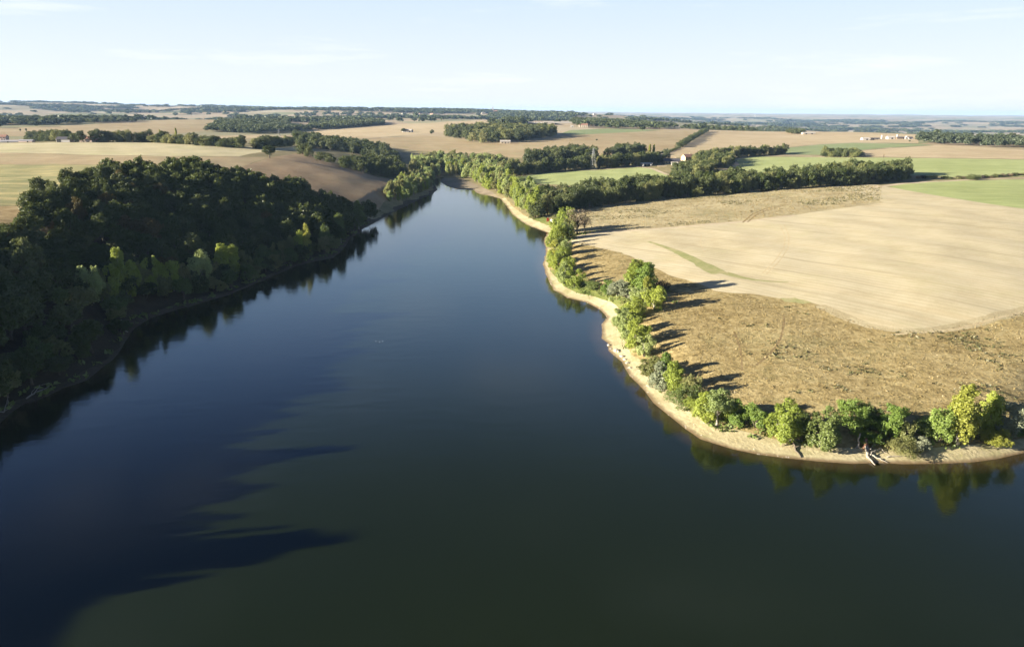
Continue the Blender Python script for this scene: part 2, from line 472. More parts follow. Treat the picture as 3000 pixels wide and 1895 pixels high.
def ground_material():
    t = NT('open_country')
    v = t.pos()
    near = t.ramp(t.math('ADD', t.math('MULTIPLY', t.noise(v, .02, 5, .6), .5), t.math('MULTIPLY', t.noise(v, .2, 6, .65), .5)),
                  [(.33, (.12, .115, .05)), (.5, (.22, .185, .09)), (.68, (.33, .265, .14))])
    warp = t.n('VectorMath', _operation='ADD', )
    nz = t.n('TexNoise', Vector=v, Scale=.0016, Detail=2.0)
    sc = t.n('VectorMath', _operation='SCALE', Vector=nz.outputs['Color'], Scale=420.0)
    t.l(v, warp.inputs[0]); t.l(sc.outputs[0], warp.inputs[1])
    mp = t.n('Mapping', Vector=warp.outputs[0], Scale=(1, .62, 1), Rotation=(0, 0, .35))
    vor = t.n('TexVoronoi', _feature='F1', _distance='MANHATTAN', Vector=mp.outputs[0], Scale=.0042, Randomness=.85)
    sep = t.n('SeparateColor', Color=vor.outputs['Color'])
    cells = t.ramp(sep.outputs[0], [(0, (.34, .265, .165)), (.2, (.42, .34, .22)), (.38, (.30, .225, .15)), (.52, (.20, .205, .10)), (.66, (.37, .285, .20)), (.8, (.15, .185, .08)), (1, (.45, .37, .25))])
    cells = t.mix(t.maprange(t.noise(v, .03, 5, .6), .35, .7, 0, .35), cells, (.27, .21, .125))
    scrub = t.maprange(t.noise(v, .0035, 6, .65, .3), .56, .66)
    cells = t.mix(t.math('MULTIPLY', scrub, .8), cells, (.075, .085, .04))
    r = t.n('VectorMath', _operation='LENGTH', Vector=v).outputs['Value']
    col = t.mix(t.maprange(r, 800, 1300), near, cells)
    h = t.noise(v, .5, 5, .7)
    t.principled(col, .9, t.bump(h, .25, 1.0), .1)
    return t.m
MAT['ground'] = ground_material()

def water_material():
    t = NT('lake_water')
    v = t.pos()
    d = t.attr('shore').outputs['Fac']
    dn = t.math('ADD', d, t.math('MULTIPLY', t.math('SUBTRACT', t.noise(v, .12, 4, .6), .5), 2.0))
    deep = t.ramp(t.noise(v, .012, 3, .5), [(.3, (.0066, .0102, .0020)), (.7, (.0092, .0136, .0030))])
    col = t.mix(t.maprange(dn, 0, 4.5), (.05, .036, .016), deep)
    # wind ripples: finer and calmer where the breeze leaves slicks
    n1 = t.noise(t.pos((.55, 1.0, 1), .2), 1.6, 4, .6, .3)
    n2 = t.noise(t.pos((.5, 1.0, 1), -.1), .35, 3, .5, .2)
    slick = t.maprange(t.noise(t.pos((.5, 1.3, 1), .15), .022, 4, .6, .5), .36, .68, .7, 1.0)
    h = t.math('ADD', t.math('MULTIPLY', n1, .35), t.math('MULTIPLY', n2, .65))
    h = t.math('MULTIPLY', h, slick)
    b = t.principled(col, .05, t.bump(h, .11, .5), .56, IOR=1.33)
    b.inputs['Specular Tint'].default_value = (.60, .78, 1.0, 1)
    return t.m
MAT['water'] = water_material()

# ------------------------------------------------------------------ the regions of the ground (photo outlines laid on the terrain)
def outline(px, jit=.25, step=None):
    w = np.array([ground(a, b) for a, b in px])
    if step is None:
        step = max(2.5, np.median(np.hypot(w[:, 0], w[:, 1])) / 90)
    return densify(w, step, jit, RNG)

def ribbon(px, w0, w1=None, jit=.1):
    """a strip of real width along a line on the ground"""
    w = np.array([ground(a, b) for a, b in px])
    c = densify(w, 4.0, 0, closed=False)
    for _ in range(3):
        c[1:-1] = (c[:-2] + 2 * c[1:-1] + c[2:]) / 4
    tg = np.gradient(c, axis=0)
    nr = np.stack([-tg[:, 1], tg[:, 0]], 1) / np.linalg.norm(tg, axis=1)[:, None]
    hw = np.linspace(w0, w1 if w1 is not None else w0, len(c))[:, None] / 2
    hw = hw * (1 + RNG.normal(size=(len(c), 1)) * jit)
    return np.concatenate([c + nr * hw, (c - nr * hw)[::-1]])

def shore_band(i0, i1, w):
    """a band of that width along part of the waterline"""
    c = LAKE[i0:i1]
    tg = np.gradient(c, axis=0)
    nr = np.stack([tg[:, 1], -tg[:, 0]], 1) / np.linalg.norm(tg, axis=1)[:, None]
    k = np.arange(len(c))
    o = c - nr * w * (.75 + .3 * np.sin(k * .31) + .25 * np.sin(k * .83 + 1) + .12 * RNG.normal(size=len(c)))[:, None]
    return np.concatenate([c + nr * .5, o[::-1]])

WOOD_TOP = [(-420, 770), (-120, 740), (33, 705), (83, 655), (150, 602), (200, 600), (232, 562), (316, 540), (432, 533), (498, 515), (581, 520), (648, 533), (733, 556),
            (800, 566), (866, 574), (916, 590), (966, 622), (1032, 640), (1085, 640)]
i_end = int(np.argmin(np.hypot(*(LAKE - np.array(P(1099, 652)[:2])).T)))
i_beg = int(np.argmin(np.hypot(*(LAKE - np.array((-122, -60))).T)))
_c = LAKE[i_beg:i_end]
_t = np.gradient(_c, axis=0)
_n = np.stack([-_t[:, 1], _t[:, 0]], 1) / np.linalg.norm(_t, axis=1)[:, None]
for _ in range(6):
    _n[1:-1] = (_n[:-2] + _n[1:-1] + _n[2:]) / 3
_n /= np.linalg.norm(_n, axis=1)[:, None]
WOOD_LOW = (_c + _n * .4)[::2]
WOOD = np.concatenate([np.array([ground(a, b) for a, b in WOOD_TOP]), WOOD_LOW[::-1], [(-185, -60), (-230, 60), (-260, 130)]])
i_tip = int(np.argmin(np.hypot(*(LAKE - np.array(P(1276, 531)[:2])).T)))

BEACH_IN = [(1480, 580), (1500, 603), (1530, 628), (1570, 648), (1622, 666), (1622, 700), (1614, 740), (1606, 780), (1624, 808), (1650, 838), (1690, 858), (1740, 868), (1790, 884),
            (1815, 905), (1812, 945), (1830, 1000), (1850, 1040), (1890, 1060), (1930, 1110), (1965, 1150), (2000, 1185), (2050, 1220), (2120, 1250), (2200, 1268), (2280, 1288),
            (2380, 1306), (2480, 1312), (2600, 1315), (2700, 1315), (2800, 1305), (2900, 1298), (3000, 1284), (3150, 1252)]
i_r0 = int(np.argmin(np.hypot(*(LAKE - np.array(P(1466, 582)[:2])).T)))
i_r1 = int(np.argmin(np.hypot(*(LAKE - np.array(P(3130, 1290)[:2])).T)))
_bi = np.array([ground(a, b) for a, b in BEACH_IN])
BEACH = np.concatenate([LAKE[i_r0:i_r1 + 1] - 0, densify(_bi, 4, .3, RNG, closed=False)[::-1]])

STRAW_LOW = [(1652, 712), (1735, 722), (1822, 740), (1900, 775), (1960, 806), (2052, 832), (2094, 852), (2144, 858), (2205, 861), (2379, 887), (2472, 919), (2559, 954), (2612, 966),
             (2763, 960), (2879, 931), (3000, 902), (3300, 840)]
STRAW_TOP = [(3300, 640), (3000, 610), (2900, 596), (2800, 580), (2680, 560), (2605, 548), (2560, 541), (2440, 546), (2520, 566), (2566, 584), (2590, 593), (2500, 606), (2430, 616), (2250, 640), (2060, 659), (1880, 673), (1760, 680), (1690, 694)]
# name, label, material, outline; later ones win
REGIONS = [
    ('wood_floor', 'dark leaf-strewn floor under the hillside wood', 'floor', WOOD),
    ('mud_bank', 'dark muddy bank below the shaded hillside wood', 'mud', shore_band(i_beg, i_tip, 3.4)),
    ('meadow', 'dry brown weedy meadow between the shoreline trees and the pale stubble field', 'meadow', outline(BEACH_IN + [(3300, 1180), (3300, 820), (2879, 925), (2600, 960), (2300, 865), (2052, 826), (1822, 735), (1690, 700), (1600, 690)])),
    ('meadow', 'tan mottled meadow strip between the long tree belt and the stubble field', 'upper_meadow', outline([(1640, 690), (1630, 640), (1700, 606), (1900, 580), (2100, 562), (2300, 547), (2420, 546), (2510, 558), (2560, 582), (2594, 593), (2430, 620), (2250, 644), (2060, 664), (1880, 678), (1760, 686)])),
    ('stubble_field', 'large pale straw-coloured stubble field with fine harvest rows beside the meadow', 'straw', outline(STRAW_LOW + STRAW_TOP, .3)),
    ('green_field', 'bright green field corner beside the pale stubble field', 'green', outline([(2605, 547), (2680, 535), (2850, 529), (3000, 526), (3300, 522), (3300, 650), (3000, 612), (2900, 598), (2800, 582), (2680, 562)])),
    ('dirt_track', 'pale dirt track between the bright green field corner and the low hedge', 'track', ribbon([(2540, 552), (2620, 541), (2700, 534), (2850, 527), (3000, 522), (3250, 516)], 5, 5)),
    ('turf', 'green turf and scrub on the point behind the beach', 'turf', outline([(1612, 790), (1640, 790), (1700, 815), (1760, 850), (1830, 860), (1880, 870), (1860, 905), (1815, 905), (1770, 880), (1700, 862), (1650, 842), (1622, 812)], .2, 2)),
    ('turf', 'green grass landing by the red board', 'turf', outline([(1555, 640), (1600, 635), (1640, 660), (1625, 668), (1590, 655)], .2, 2)),
    ('beach', 'pale sandy beach curving along the water under the shoreline trees', 'beach', BEACH),
    ('mud_flat', 'brown mud flat at the narrow head of the lake', 'mudflat', outline([(1300, 523), (1340, 520), (1380, 533), (1412, 548), (1470, 582), (1440, 574), (1396, 566), (1388, 558), (1340, 556), (1308, 546), (1287, 533)], .2, 3)),
    ('dirt_track', 'pale field-edge track along the top of the stubble field', 'track', ribbon([(1640, 722), (1690, 693), (1760, 680), (1880, 673), (2060, 659), (2250, 641), (2330, 630)], 4.0, 3.0)),
    ('green_strip', 'green weedy strip curving across the stubble field', 'weed', ribbon([(1900, 708), (1980, 735), (2050, 770), (2110, 802)], 1.6, 6.5)),
    ('green_strip', 'thin fading green tail in the stubble field hollow', 'weed', ribbon([(2120, 798), (2170, 815), (2240, 827), (2310, 827)], 4, 1.0)),
    ('green_strip', 'dark green weed patch at the lower edge of the stubble field', 'weed', outline([(2285, 873), (2330, 872), (2379, 886), (2350, 890), (2300, 884)], .3, 1.5)),
    ('field_verge', 'grassy pale verge along the corner of the stubble field', 'verge', ribbon([(2400, 895), (2472, 925), (2540, 958), (2612, 976), (2763, 968), (2879, 939), (3000, 910), (3250, 850)], 4, 5)),
    ('tyre_track', 'faint tyre line curving through the pale stubble field', 'rut', ribbon([(2285, 660), (2300, 690), (2298, 725), (2270, 765), (2235, 800)], .5)),
    ('tyre_track', 'second faint tyre line beside the curved one in the stubble field', 'rut', ribbon([(2297, 658), (2312, 690), (2310, 727), (2282, 768), (2245, 804)], .5)),
    ('tyre_track', 'faint tyre arc near the top of the stubble field', 'rut', ribbon([(2055, 688), (2052, 715), (2065, 740)], .45)),
    ('tyre_track', 'dark wheel rut sweeping up the meadow strip', 'rut_dark', ribbon([(2176, 652), (2200, 630), (2240, 612), (2300, 598)], 1.0)),
    ('tyre_track', 'dark wheel rut beside the first one in the meadow strip', 'rut_dark', ribbon([(2190, 651), (2213, 631), (2252, 613), (2310, 599)], 1.0)),
    ('tyre_track', 'thin wheel line arcing through the weedy meadow', 'rut_dark', ribbon([(2174, 1085), (2172, 1040), (2168, 1000), (2150, 970)], .5)),
    ('tyre_track', 'wheel line curving across the weedy meadow to the field corner', 'rut_dark', ribbon([(2215, 1070), (2262, 1035), (2290, 990), (2298, 950), (2296, 925)], .55)),
    ('tyre_track', 'brown furrow along the lower verge of the stubble field', 'rut', ribbon([(2612, 980), (2763, 973), (2879, 944), (3000, 914), (3200, 870)], 1.0)),
    ('tyre_track', 'brown scraped soil at the end of the field-edge track', 'rut', ribbon([(2530, 606), (2560, 601), (2600, 597)], 4, 2)),
    # over the long tree belt
    ('green_field', 'broad green field below the far farm sheds', 'green', outline([(2085, 526), (2100, 504), (2150, 490), (2165, 476), (2145, 468), (2200, 459), (2420, 461), (2700, 464), (3000, 468), (3300, 471), (3300, 512), (3000, 516), (2850, 522), (2680, 514), (2600, 515), (2300, 532), (2150, 530)])),
    ('green_field', 'small rounded green field in front of the power pylon', 'green', outline([(1515, 520), (1560, 512), (1600, 507), (1750, 499), (1870, 490), (1915, 496), (1955, 512), (1950, 528), (1900, 540), (1700, 545), (1600, 540), (1535, 535)])),
    ('dirt_track', 'pale curved track from the pylon field to the hamlet', 'track', ribbon([(1700, 500), (1800, 493), (1875, 489), (1915, 495), (1955, 512)], 4)),
    ('dirt_track', 'pale track looping round the green field past the hamlet', 'track', ribbon([(2090, 502), (2140, 494), (2160, 482), (2145, 470), (2200, 459), (2320, 456), (2420, 460)], 5)),
    ('dirt_track', 'pale path above the low bushes behind the long tree belt', 'track', ribbon([(2400, 508), (2480, 497), (2560, 488)], 3)),
    ('straw_field', 'pale straw field between the two green fields near the farm sheds', 'straw_far', outline([(2520, 458), (2490, 446), (2600, 436), (2750, 425), (3000, 440), (3300, 446), (3300, 466), (3000, 466), (2700, 462)])),
    ('green_field', 'blue-green strip field just below the farm sheds', 'green_far', outline([(2285, 436), (2400, 424), (2500, 419), (2720, 424), (2600, 433), (2490, 443), (2430, 455), (2300, 452)])),
    ('straw_field', 'pale field sloping up to the long low barn', 'straw_far', outline([(1905, 462), (1945, 448), (1990, 434), (2040, 404), (2072, 386), (2300, 386), (2500, 385), (2690, 396), (2690, 420), (2500, 417), (2400, 422), (2285, 434), (2240, 440), (2140, 450), (2010, 458), (1950, 468)])),
    ('ochre_field', 'ochre slope in front of the cream farm buildings', 'ochre_far', outline([(1430, 448), (1480, 436), (1640, 402), (1650, 392), (1700, 382), (1900, 379), (2066, 383), (2035, 398), (2000, 420), (1980, 433), (1900, 447), (1800, 458), (1650, 462), (1480, 462)])),
    ('green_field', 'faint green patch beside the round copse', 'green_far', outline([(1640, 393), (1670, 382), (1780, 377), (1940, 381), (1880, 386), (1780, 391), (1690, 396)])),
    ('straw_field', 'tan field between the hill belt and the round copse', 'ochre_far', outline([(1075, 409), (1240, 397), (1330, 405), (1400, 420), (1480, 420), (1640, 402), (1480, 437), (1400, 450), (1300, 448), (1180, 436), (1110, 425)])),
    ('straw_field', 'tan field around the white barn', 'straw_far', outline([(895, 388), (1000, 378), (1130, 366), (1280, 360), (1440, 352), (1470, 362), (1400, 370), (1300, 386), (1240, 392), (1075, 405), (950, 404)])),
    # wooded side plateau
    ('cream_field', 'pale cream field along the plateau crest below the farm belt', 'cream', outline([(-400, 418), (0, 421), (300, 418), (420, 418), (560, 424), (700, 433), (860, 424), (870, 440), (760, 447), (700, 459), (500, 458), (300, 455), (150, 450), (0, 448), (-400, 445)])),
    ('stubble_field', 'brown stubble band under the cream crest field', 'ochre_far', outline([(-400, 446), (0, 449), (150, 451), (300, 456), (500, 459), (700, 460), (790, 462), (700, 492), (560, 487), (400, 484), (200, 482), (0, 482), (-400, 482)])),
    ('striped_field', 'grassy field streaked with yellow mown lines behind the wood', 'striped', outline([(-400, 483), (0, 483), (200, 483), (400, 485), (560, 488), (560, 525), (316, 545), (232, 566), (200, 604), (150, 606), (90, 600), (0, 603), (-400, 610)])),
    ('rough_field', 'rough tan crop patch at the corner of the wood', 'rough_crop', outline([(-400, 612), (0, 605), (90, 602), (120, 625), (83, 660), (33, 710), (-120, 745), (-420, 775)])),
    ('ploughed_slope', 'brown hillside field with long tree shadows above the wood', 'brown_hill', outline([(560, 489), (700, 493), (790, 463), (880, 448), (940, 470), (1040, 500), (1110, 520), (1190, 528), (1160, 560), (1120, 600), (1085, 636), (1032, 642), (966, 626), (916, 594), (866, 578), (800, 570), (733, 560), (648, 537), (560, 524)])),
    ('straw_field', 'narrow pale strip field between two tree belts', 'straw_far', outline([(625, 399), (760, 395), (865, 404), (860, 412), (760, 404), (650, 406)])),
    ('straw_field', 'long pale field beyond the farm belt', 'ochre_far', outline([(-400, 378), (0, 376), (200, 368), (400, 359), (600, 347), (640, 352), (620, 366), (610, 384), (430, 398), (300, 400), (0, 400), (-400, 400)])),
]

def polyline_noise(p, amp):
    return p

# ------------------------------------------------------------------ one triangulation of the whole country, cut along the waterline and the field edges
az = np.concatenate([np.radians(np.arange(-180, -66, 8)), np.radians(np.arange(-62, 62.01, .36)), np.radians(np.arange(68, 180, 8))])
rr = np.concatenate([[12, 25, 38, 50], np.exp(np.arange(math.log(60), math.log(22000), .019))])
AA, RR_ = np.meshgrid(az, rr)
pts = np.stack([(RR_ * np.sin(AA)).ravel(), (RR_ * np.cos(AA)).ravel()], 1)
extra = np.concatenate([LAKE + n for n in RNG.normal(size=(3, *LAKE.shape)) * 2.5])
verts2 = [Vector(p) for p in pts] + [Vector(p) for p in extra]
edges = []
for poly in [LAKE] + [r[3] for r in REGIONS]:
    b = len(verts2)
    n = len(poly)
    verts2 += [Vector(p) for p in poly]
    edges += [(b + i, b + (i + 1) % n) for i in range(n)]
cdt = delaunay_2d_cdt(verts2, edges, [], 0, 1e-3, False)
V2 = np.array([(v[0], v[1]) for v in cdt[0]])
TRI = np.array([f for f in cdt[2] if len(f) == 3], int)
a_, b_, c_ = V2[TRI[:, 0]], V2[TRI[:, 1]], V2[TRI[:, 2]]
cross = (b_[:, 0] - a_[:, 0]) * (c_[:, 1] - a_[:, 1]) - (b_[:, 1] - a_[:, 1]) * (c_[:, 0] - a_[:, 0])
TRI[cross < 0] = TRI[cross < 0][:, ::-1]
VZ = height(V2[:, 0], V2[:, 1])
VD = np.full(len(V2), 99.0)
_near = np.hypot(V2[:, 0], V2[:, 1]) < 950
VD[_near] = seg_dist(V2[_near], LAKE)
VZ[VD < .02] = 0.0
CEN = V2[TRI].mean(1)
OWNER = np.full(len(TRI), -1)
for k, (nm, lb, mk, poly) in enumerate(REGIONS):
    OWNER[inside(CEN, poly)] = k
IN_LAKE = inside(CEN, LAKE)
OWNER[IN_LAKE] = -1

# analytic-like vertex normals of the whole sheet so that neighbouring fields shade as one surface
V3 = np.concatenate([V2, VZ[:, None]], 1)
fn = np.cross(V3[TRI[:, 1]] - V3[TRI[:, 0]], V3[TRI[:, 2]] - V3[TRI[:, 0]])
VN = np.zeros_like(V3)
for i in range(3):
    np.add.at(VN, TRI[:, i], fn)
VN /= np.linalg.norm(VN, axis=1)[:, None] + 1e-12

def sheet(name, tris, mat, z=None, extra_attr=True):
    used, inv = np.unique(tris, return_inverse=True)
    v = V3[used].copy()
    if z is not None:
        v[:, 2] = z
    me = bpy.data.meshes.new(name)
    me.from_pydata(v.tolist(), [], inv.reshape(-1, 3).tolist())
    me.polygons.foreach_set('use_smooth', [True] * len(me.polygons))
    at = me.attributes.new('shore', 'FLOAT', 'POINT')
    at.data.foreach_set('value', VD[used].astype(np.float32))
    if z is None:
        me.normals_split_custom_set_from_vertices(VN[used].tolist())
    me.materials.append(MAT[mat])
    return link(name, me)

g = sheet('ground', TRI[OWNER == -1], 'ground')
tag(g, 'open country with distant patchwork fields, scrub and the lake bed', 'ground', kind='structure')
for k, (nm, lb, mk, poly) in enumerate(REGIONS):
    t_ = TRI[OWNER == k]
    if len(t_):
        tag(sheet(nm, t_, mk), lb, nm.replace('_', ' '), kind='structure')
tag(sheet('water', TRI[IN_LAKE], 'water', z=0.0), 'dark green-blue lake water winding between the wooded hill and the fields', 'lake', kind='structure')
# ------------------------------------------------------------------ foliage and bark materials
def leaf_material(name, cols, trans=.35, rand=.5):
    t = NT(name)
    v = t.attr('tone').outputs['Fac']
    r = t.n('ObjectInfo').outputs['Random']
    f = t.math('ADD', t.math('MULTIPLY', v, 1 - rand), t.math('MULTIPLY', r, rand))
    n = len(cols)
    col = t.ramp(f, [(i / (n - 1), c) for i, c in enumerate(cols)])
    d = t.n('BsdfDiffuse', Color=col)
    lt = t.mix(.5, col, tuple(min(1, c * 1.5) for c in cols[-1]))
    tr = t.n('BsdfTranslucent', Color=lt)
    gl = t.n('BsdfGlossy', Color=(.5, .5, .5, 1), Roughness=.45)
    m1 = t.n('MixShader', Fac=trans)
    t.l(d.outputs[0], m1.inputs[1]); t.l(tr.outputs[0], m1.inputs[2])
    m2 = t.n('MixShader', Fac=.035)
    t.l(m1.outputs[0], m2.inputs[1]); t.l(gl.outputs[0], m2.inputs[2])
    t.l(m2.outputs[0], t.out.inputs['Surface'])
    return t.m

LEAF = {
    'oak': leaf_material('oak_leaves', [(0.032, 0.046, 0.014), (0.052, 0.071, 0.018), (0.071, 0.092, 0.023), (0.101, 0.113, 0.030)], .25),
    'oak_rust': leaf_material('autumn_oak_leaves', [(.06, .055, .018), (.10, .085, .028), (.15, .105, .035)], .25),
    'hedge': leaf_material('hedge_leaves', [(0.049, 0.063, 0.023), (0.077, 0.097, 0.033), (0.108, 0.127, 0.043), (0.145, 0.154, 0.057)], .25),
    'far': leaf_material('distant_leaves', [(0.057, 0.074, 0.031), (0.089, 0.108, 0.043), (0.127, 0.139, 0.057)], .2),
    'poplar': leaf_material('poplar_leaves', [(0.156, 0.204, 0.038), (0.228, 0.282, 0.053), (0.312, 0.360, 0.067), (0.396, 0.426, 0.090)], .4),
    'yellow': leaf_material('yellow_leaves', [(.185, .215, .04), (.26, .28, .052), (.33, .335, .065), (.40, .39, .085)], .4),
    'fresh': leaf_material('fresh_leaves', [(0.098, 0.156, 0.033), (0.156, 0.231, 0.047), (0.215, 0.293, 0.065), (0.286, 0.358, 0.091)], .4),
    'alder': leaf_material('alder_leaves', [(0.070, 0.101, 0.030), (0.108, 0.146, 0.041), (0.149, 0.189, 0.054), (0.203, 0.236, 0.074)], .3),
    'willow': leaf_material('willow_leaves', [(0.169, 0.223, 0.072), (0.250, 0.304, 0.103), (0.339, 0.383, 0.143), (0.428, 0.463, 0.197)], .35),
    'grey': leaf_material('silver_willow_leaves', [(0.164, 0.189, 0.108), (0.234, 0.260, 0.158), (0.304, 0.322, 0.209), (0.380, 0.386, 0.253)], .3),
    'olive': leaf_material('olive_leaves', [(0.118, 0.133, 0.043), (0.172, 0.187, 0.062), (0.234, 0.234, 0.086), (0.296, 0.281, 0.118)], .3),
    'maroon': leaf_material('dark_shrub_leaves', [(.032, .026, .022), (.05, .04, .03), (.07, .058, .038)], .15),
    'brown': leaf_material('withered_leaves', [(.11, .085, .05), (.16, .125, .075), (.215, .17, .105)], .2),
    'pine': leaf_material('pine_needles', [(.045, .06, .034), (.07, .088, .048), (.10, .115, .065)], .15),
    'grass': leaf_material('dry_grass_blades', [(.17, .125, .045), (.225, .17, .066), (.28, .215, .09), (.32, .26, .115)], .3, .0),
    'weeds': leaf_material('weed_leaves', [(.055, .055, .024), (.085, .09, .036), (.125, .12, .05), (.17, .145, .07)], .2, .0),
}
def bark_material(name, a, b):
    t = NT(name)
    v = t.pos((1, 1, .25))
    col = t.ramp(t.noise(v, 5, 6, .7), [(.3, a), (.7, b)])
    t.principled(col, .9, t.bump(t.noise(v, 12, 4, .7), .6, .05), .1)
    return t.m
BARK = bark_material('bark', (.075, .06, .042), (.16, .135, .10))
PALE_BARK = bark_material('pale_bark', (.22, .195, .15), (.42, .385, .31))
DEADWOOD = bark_material('bleached_deadwood', (.19, .165, .13), (.36, .325, .265))

# ------------------------------------------------------------------ building trees
def unit(v):
    return v / (np.linalg.norm(v, axis=-1, keepdims=True) + 1e-9)

def tubes(paths, sides=6):
    """tapering limbs: each path is (points, radii)"""
    vs, fs = [], []
    for pth, rad in paths:
        pth = np.asarray(pth, float)
        tg = unit(np.gradient(pth, axis=0))
        ref = np.array([.31, .95, .05])
        u = unit(np.cross(tg, ref))
        w = np.cross(tg, u)
        a = np.linspace(0, 2 * np.pi, sides, endpoint=False)
        b = sum(len(x) for x in vs)
        ring = pth[:, None] + (u[:, None] * np.cos(a)[:, None] + w[:, None] * np.sin(a)[:, None]) * np.asarray(rad)[:, None, None]
        vs.append(ring.reshape(-1, 3))
        for i in range(len(pth) - 1):
            for k in range(sides):
                k2 = (k + 1) % sides
                fs.append((b + i * sides + k, b + i * sides + k2, b + (i + 1) * sides + k2, b + (i + 1) * sides + k))
        fs.append(tuple(b + (len(pth) - 1) * sides + k for k in range(sides)))
        fs.append(tuple(b + k for k in range(sides))[::-1])
    return np.concatenate(vs), fs

def leaf_quads(c, n, size, rng, aspect=.52):
    r = unit(rng.normal(size=c.shape))
    t = unit(np.cross(n, r))
    b = np.cross(n, t)
    s = size[:, None]
    bend = n * s * .18
    q = np.stack([c + t * s - bend, c + b * s * aspect, c - t * s - bend, c - b * s * aspect], 1)
    return q.reshape(-1, 3), np.arange(len(c) * 4).reshape(-1, 4)

def lobes_for(style, rng):
    L = []
    if style == 'round':
        L.append(((0, 0, 6.2), (2.6, 2.6, 2.4)))
        for i in range(15):
            a = i * 2.4 + rng.uniform(-.4, .4)
            z = rng.uniform(3.0, 8.3)
            k = math.sqrt(max(.06, 1 - ((z - 5.3) / 4.4) ** 2))
            rad = rng.uniform(2.0, 2.9) * k
            s = rng.uniform(1.1, 1.8)
            L.append(((rad * math.cos(a), rad * math.sin(a), z), (s, s, s * rng.uniform(.7, .95))))
        L.append(((rng.uniform(-.6, .6), rng.uniform(-.6, .6), 8.5), (1.4, 1.4, 1.3)))
    elif style == 'dense':
        L.append(((0, 0, 4.8), (2.7, 2.7, 3.4)))
        for i in range(20):
            a = i * 2.4 + rng.uniform(-.4, .4)
            z = rng.uniform(1.0, 8.6)
            k = math.sqrt(max(.06, 1 - ((z - 4.2) / 5.6) ** 2))
            rad = rng.uniform(1.9, 3.0) * k
            s = rng.uniform(1.2, 1.9)
            L.append(((rad * math.cos(a), rad * math.sin(a), z), (s, s, s * rng.uniform(.8, 1.1))))
    elif style == 'tall':
        for i in range(17):
            z = 1.9 + 7.2 * (i + rng.uniform(0, .8)) / 17
            prof = (1.0 - .75 * max(0, (z - 5.0) / 5.0)) * (.7 if z < 2.6 else 1)
            a = i * 2.4 + rng.uniform(-.6, .6)
            rad = rng.uniform(.3, 1.5) * prof
            s = rng.uniform(.75, 1.3) * (.6 + .4 * prof)
            L.append(((rad * math.cos(a), rad * math.sin(a), z), (s, s, s * rng.uniform(1.0, 1.5))))
    elif style == 'column':
        for i in range(12):
            z = 1.2 + 8.0 * i / 11
            s = .75 * (1 - .55 * max(0, (z - 5) / 5))
            L.append(((rng.uniform(-.2, .2), rng.uniform(-.2, .2), z), (s, s, 1.0)))
    elif style == 'willow':
        for i in range(18):
            a = i * 2.4 + rng.uniform(-.5, .5)
            z = rng.uniform(1.2, 8.4)
            k = math.sqrt(max(.05, 1 - ((z - 4.0) / 5.2) ** 2))
            rad = rng.uniform(1.0, 2.9) * k
            s = rng.uniform(.9, 1.6)
            L.append(((rad * math.cos(a), rad * math.sin(a), z), (s * .85, s * .85, s * rng.uniform(1.0, 1.5))))
    elif style == 'bush':
        for i in range(11):
            a = i * 2.4 + rng.uniform(-.5, .5)
            z = rng.uniform(1.8, 6.8)
            rad = rng.uniform(.8, 3.4) * math.sqrt(max(.1, 1 - ((z - 3) / 6.5) ** 2))
            s = rng.uniform(1.6, 2.6)
            L.append(((rad * math.cos(a), rad * math.sin(a), z), (s, s, s * 1.1)))
    elif style == 'bare':
        for i in range(16):
            a = i * 2.4 + rng.uniform(-.5, .5)
            z = rng.uniform(3.0, 9.0)
            rad = rng.uniform(.6, 2.5) * math.sqrt(max(.1, 1 - ((z - 6) / 4.5) ** 2))
            L.append(((rad * math.cos(a), rad * math.sin(a), z), (1.0, 1.0, 1.1)))
    return L

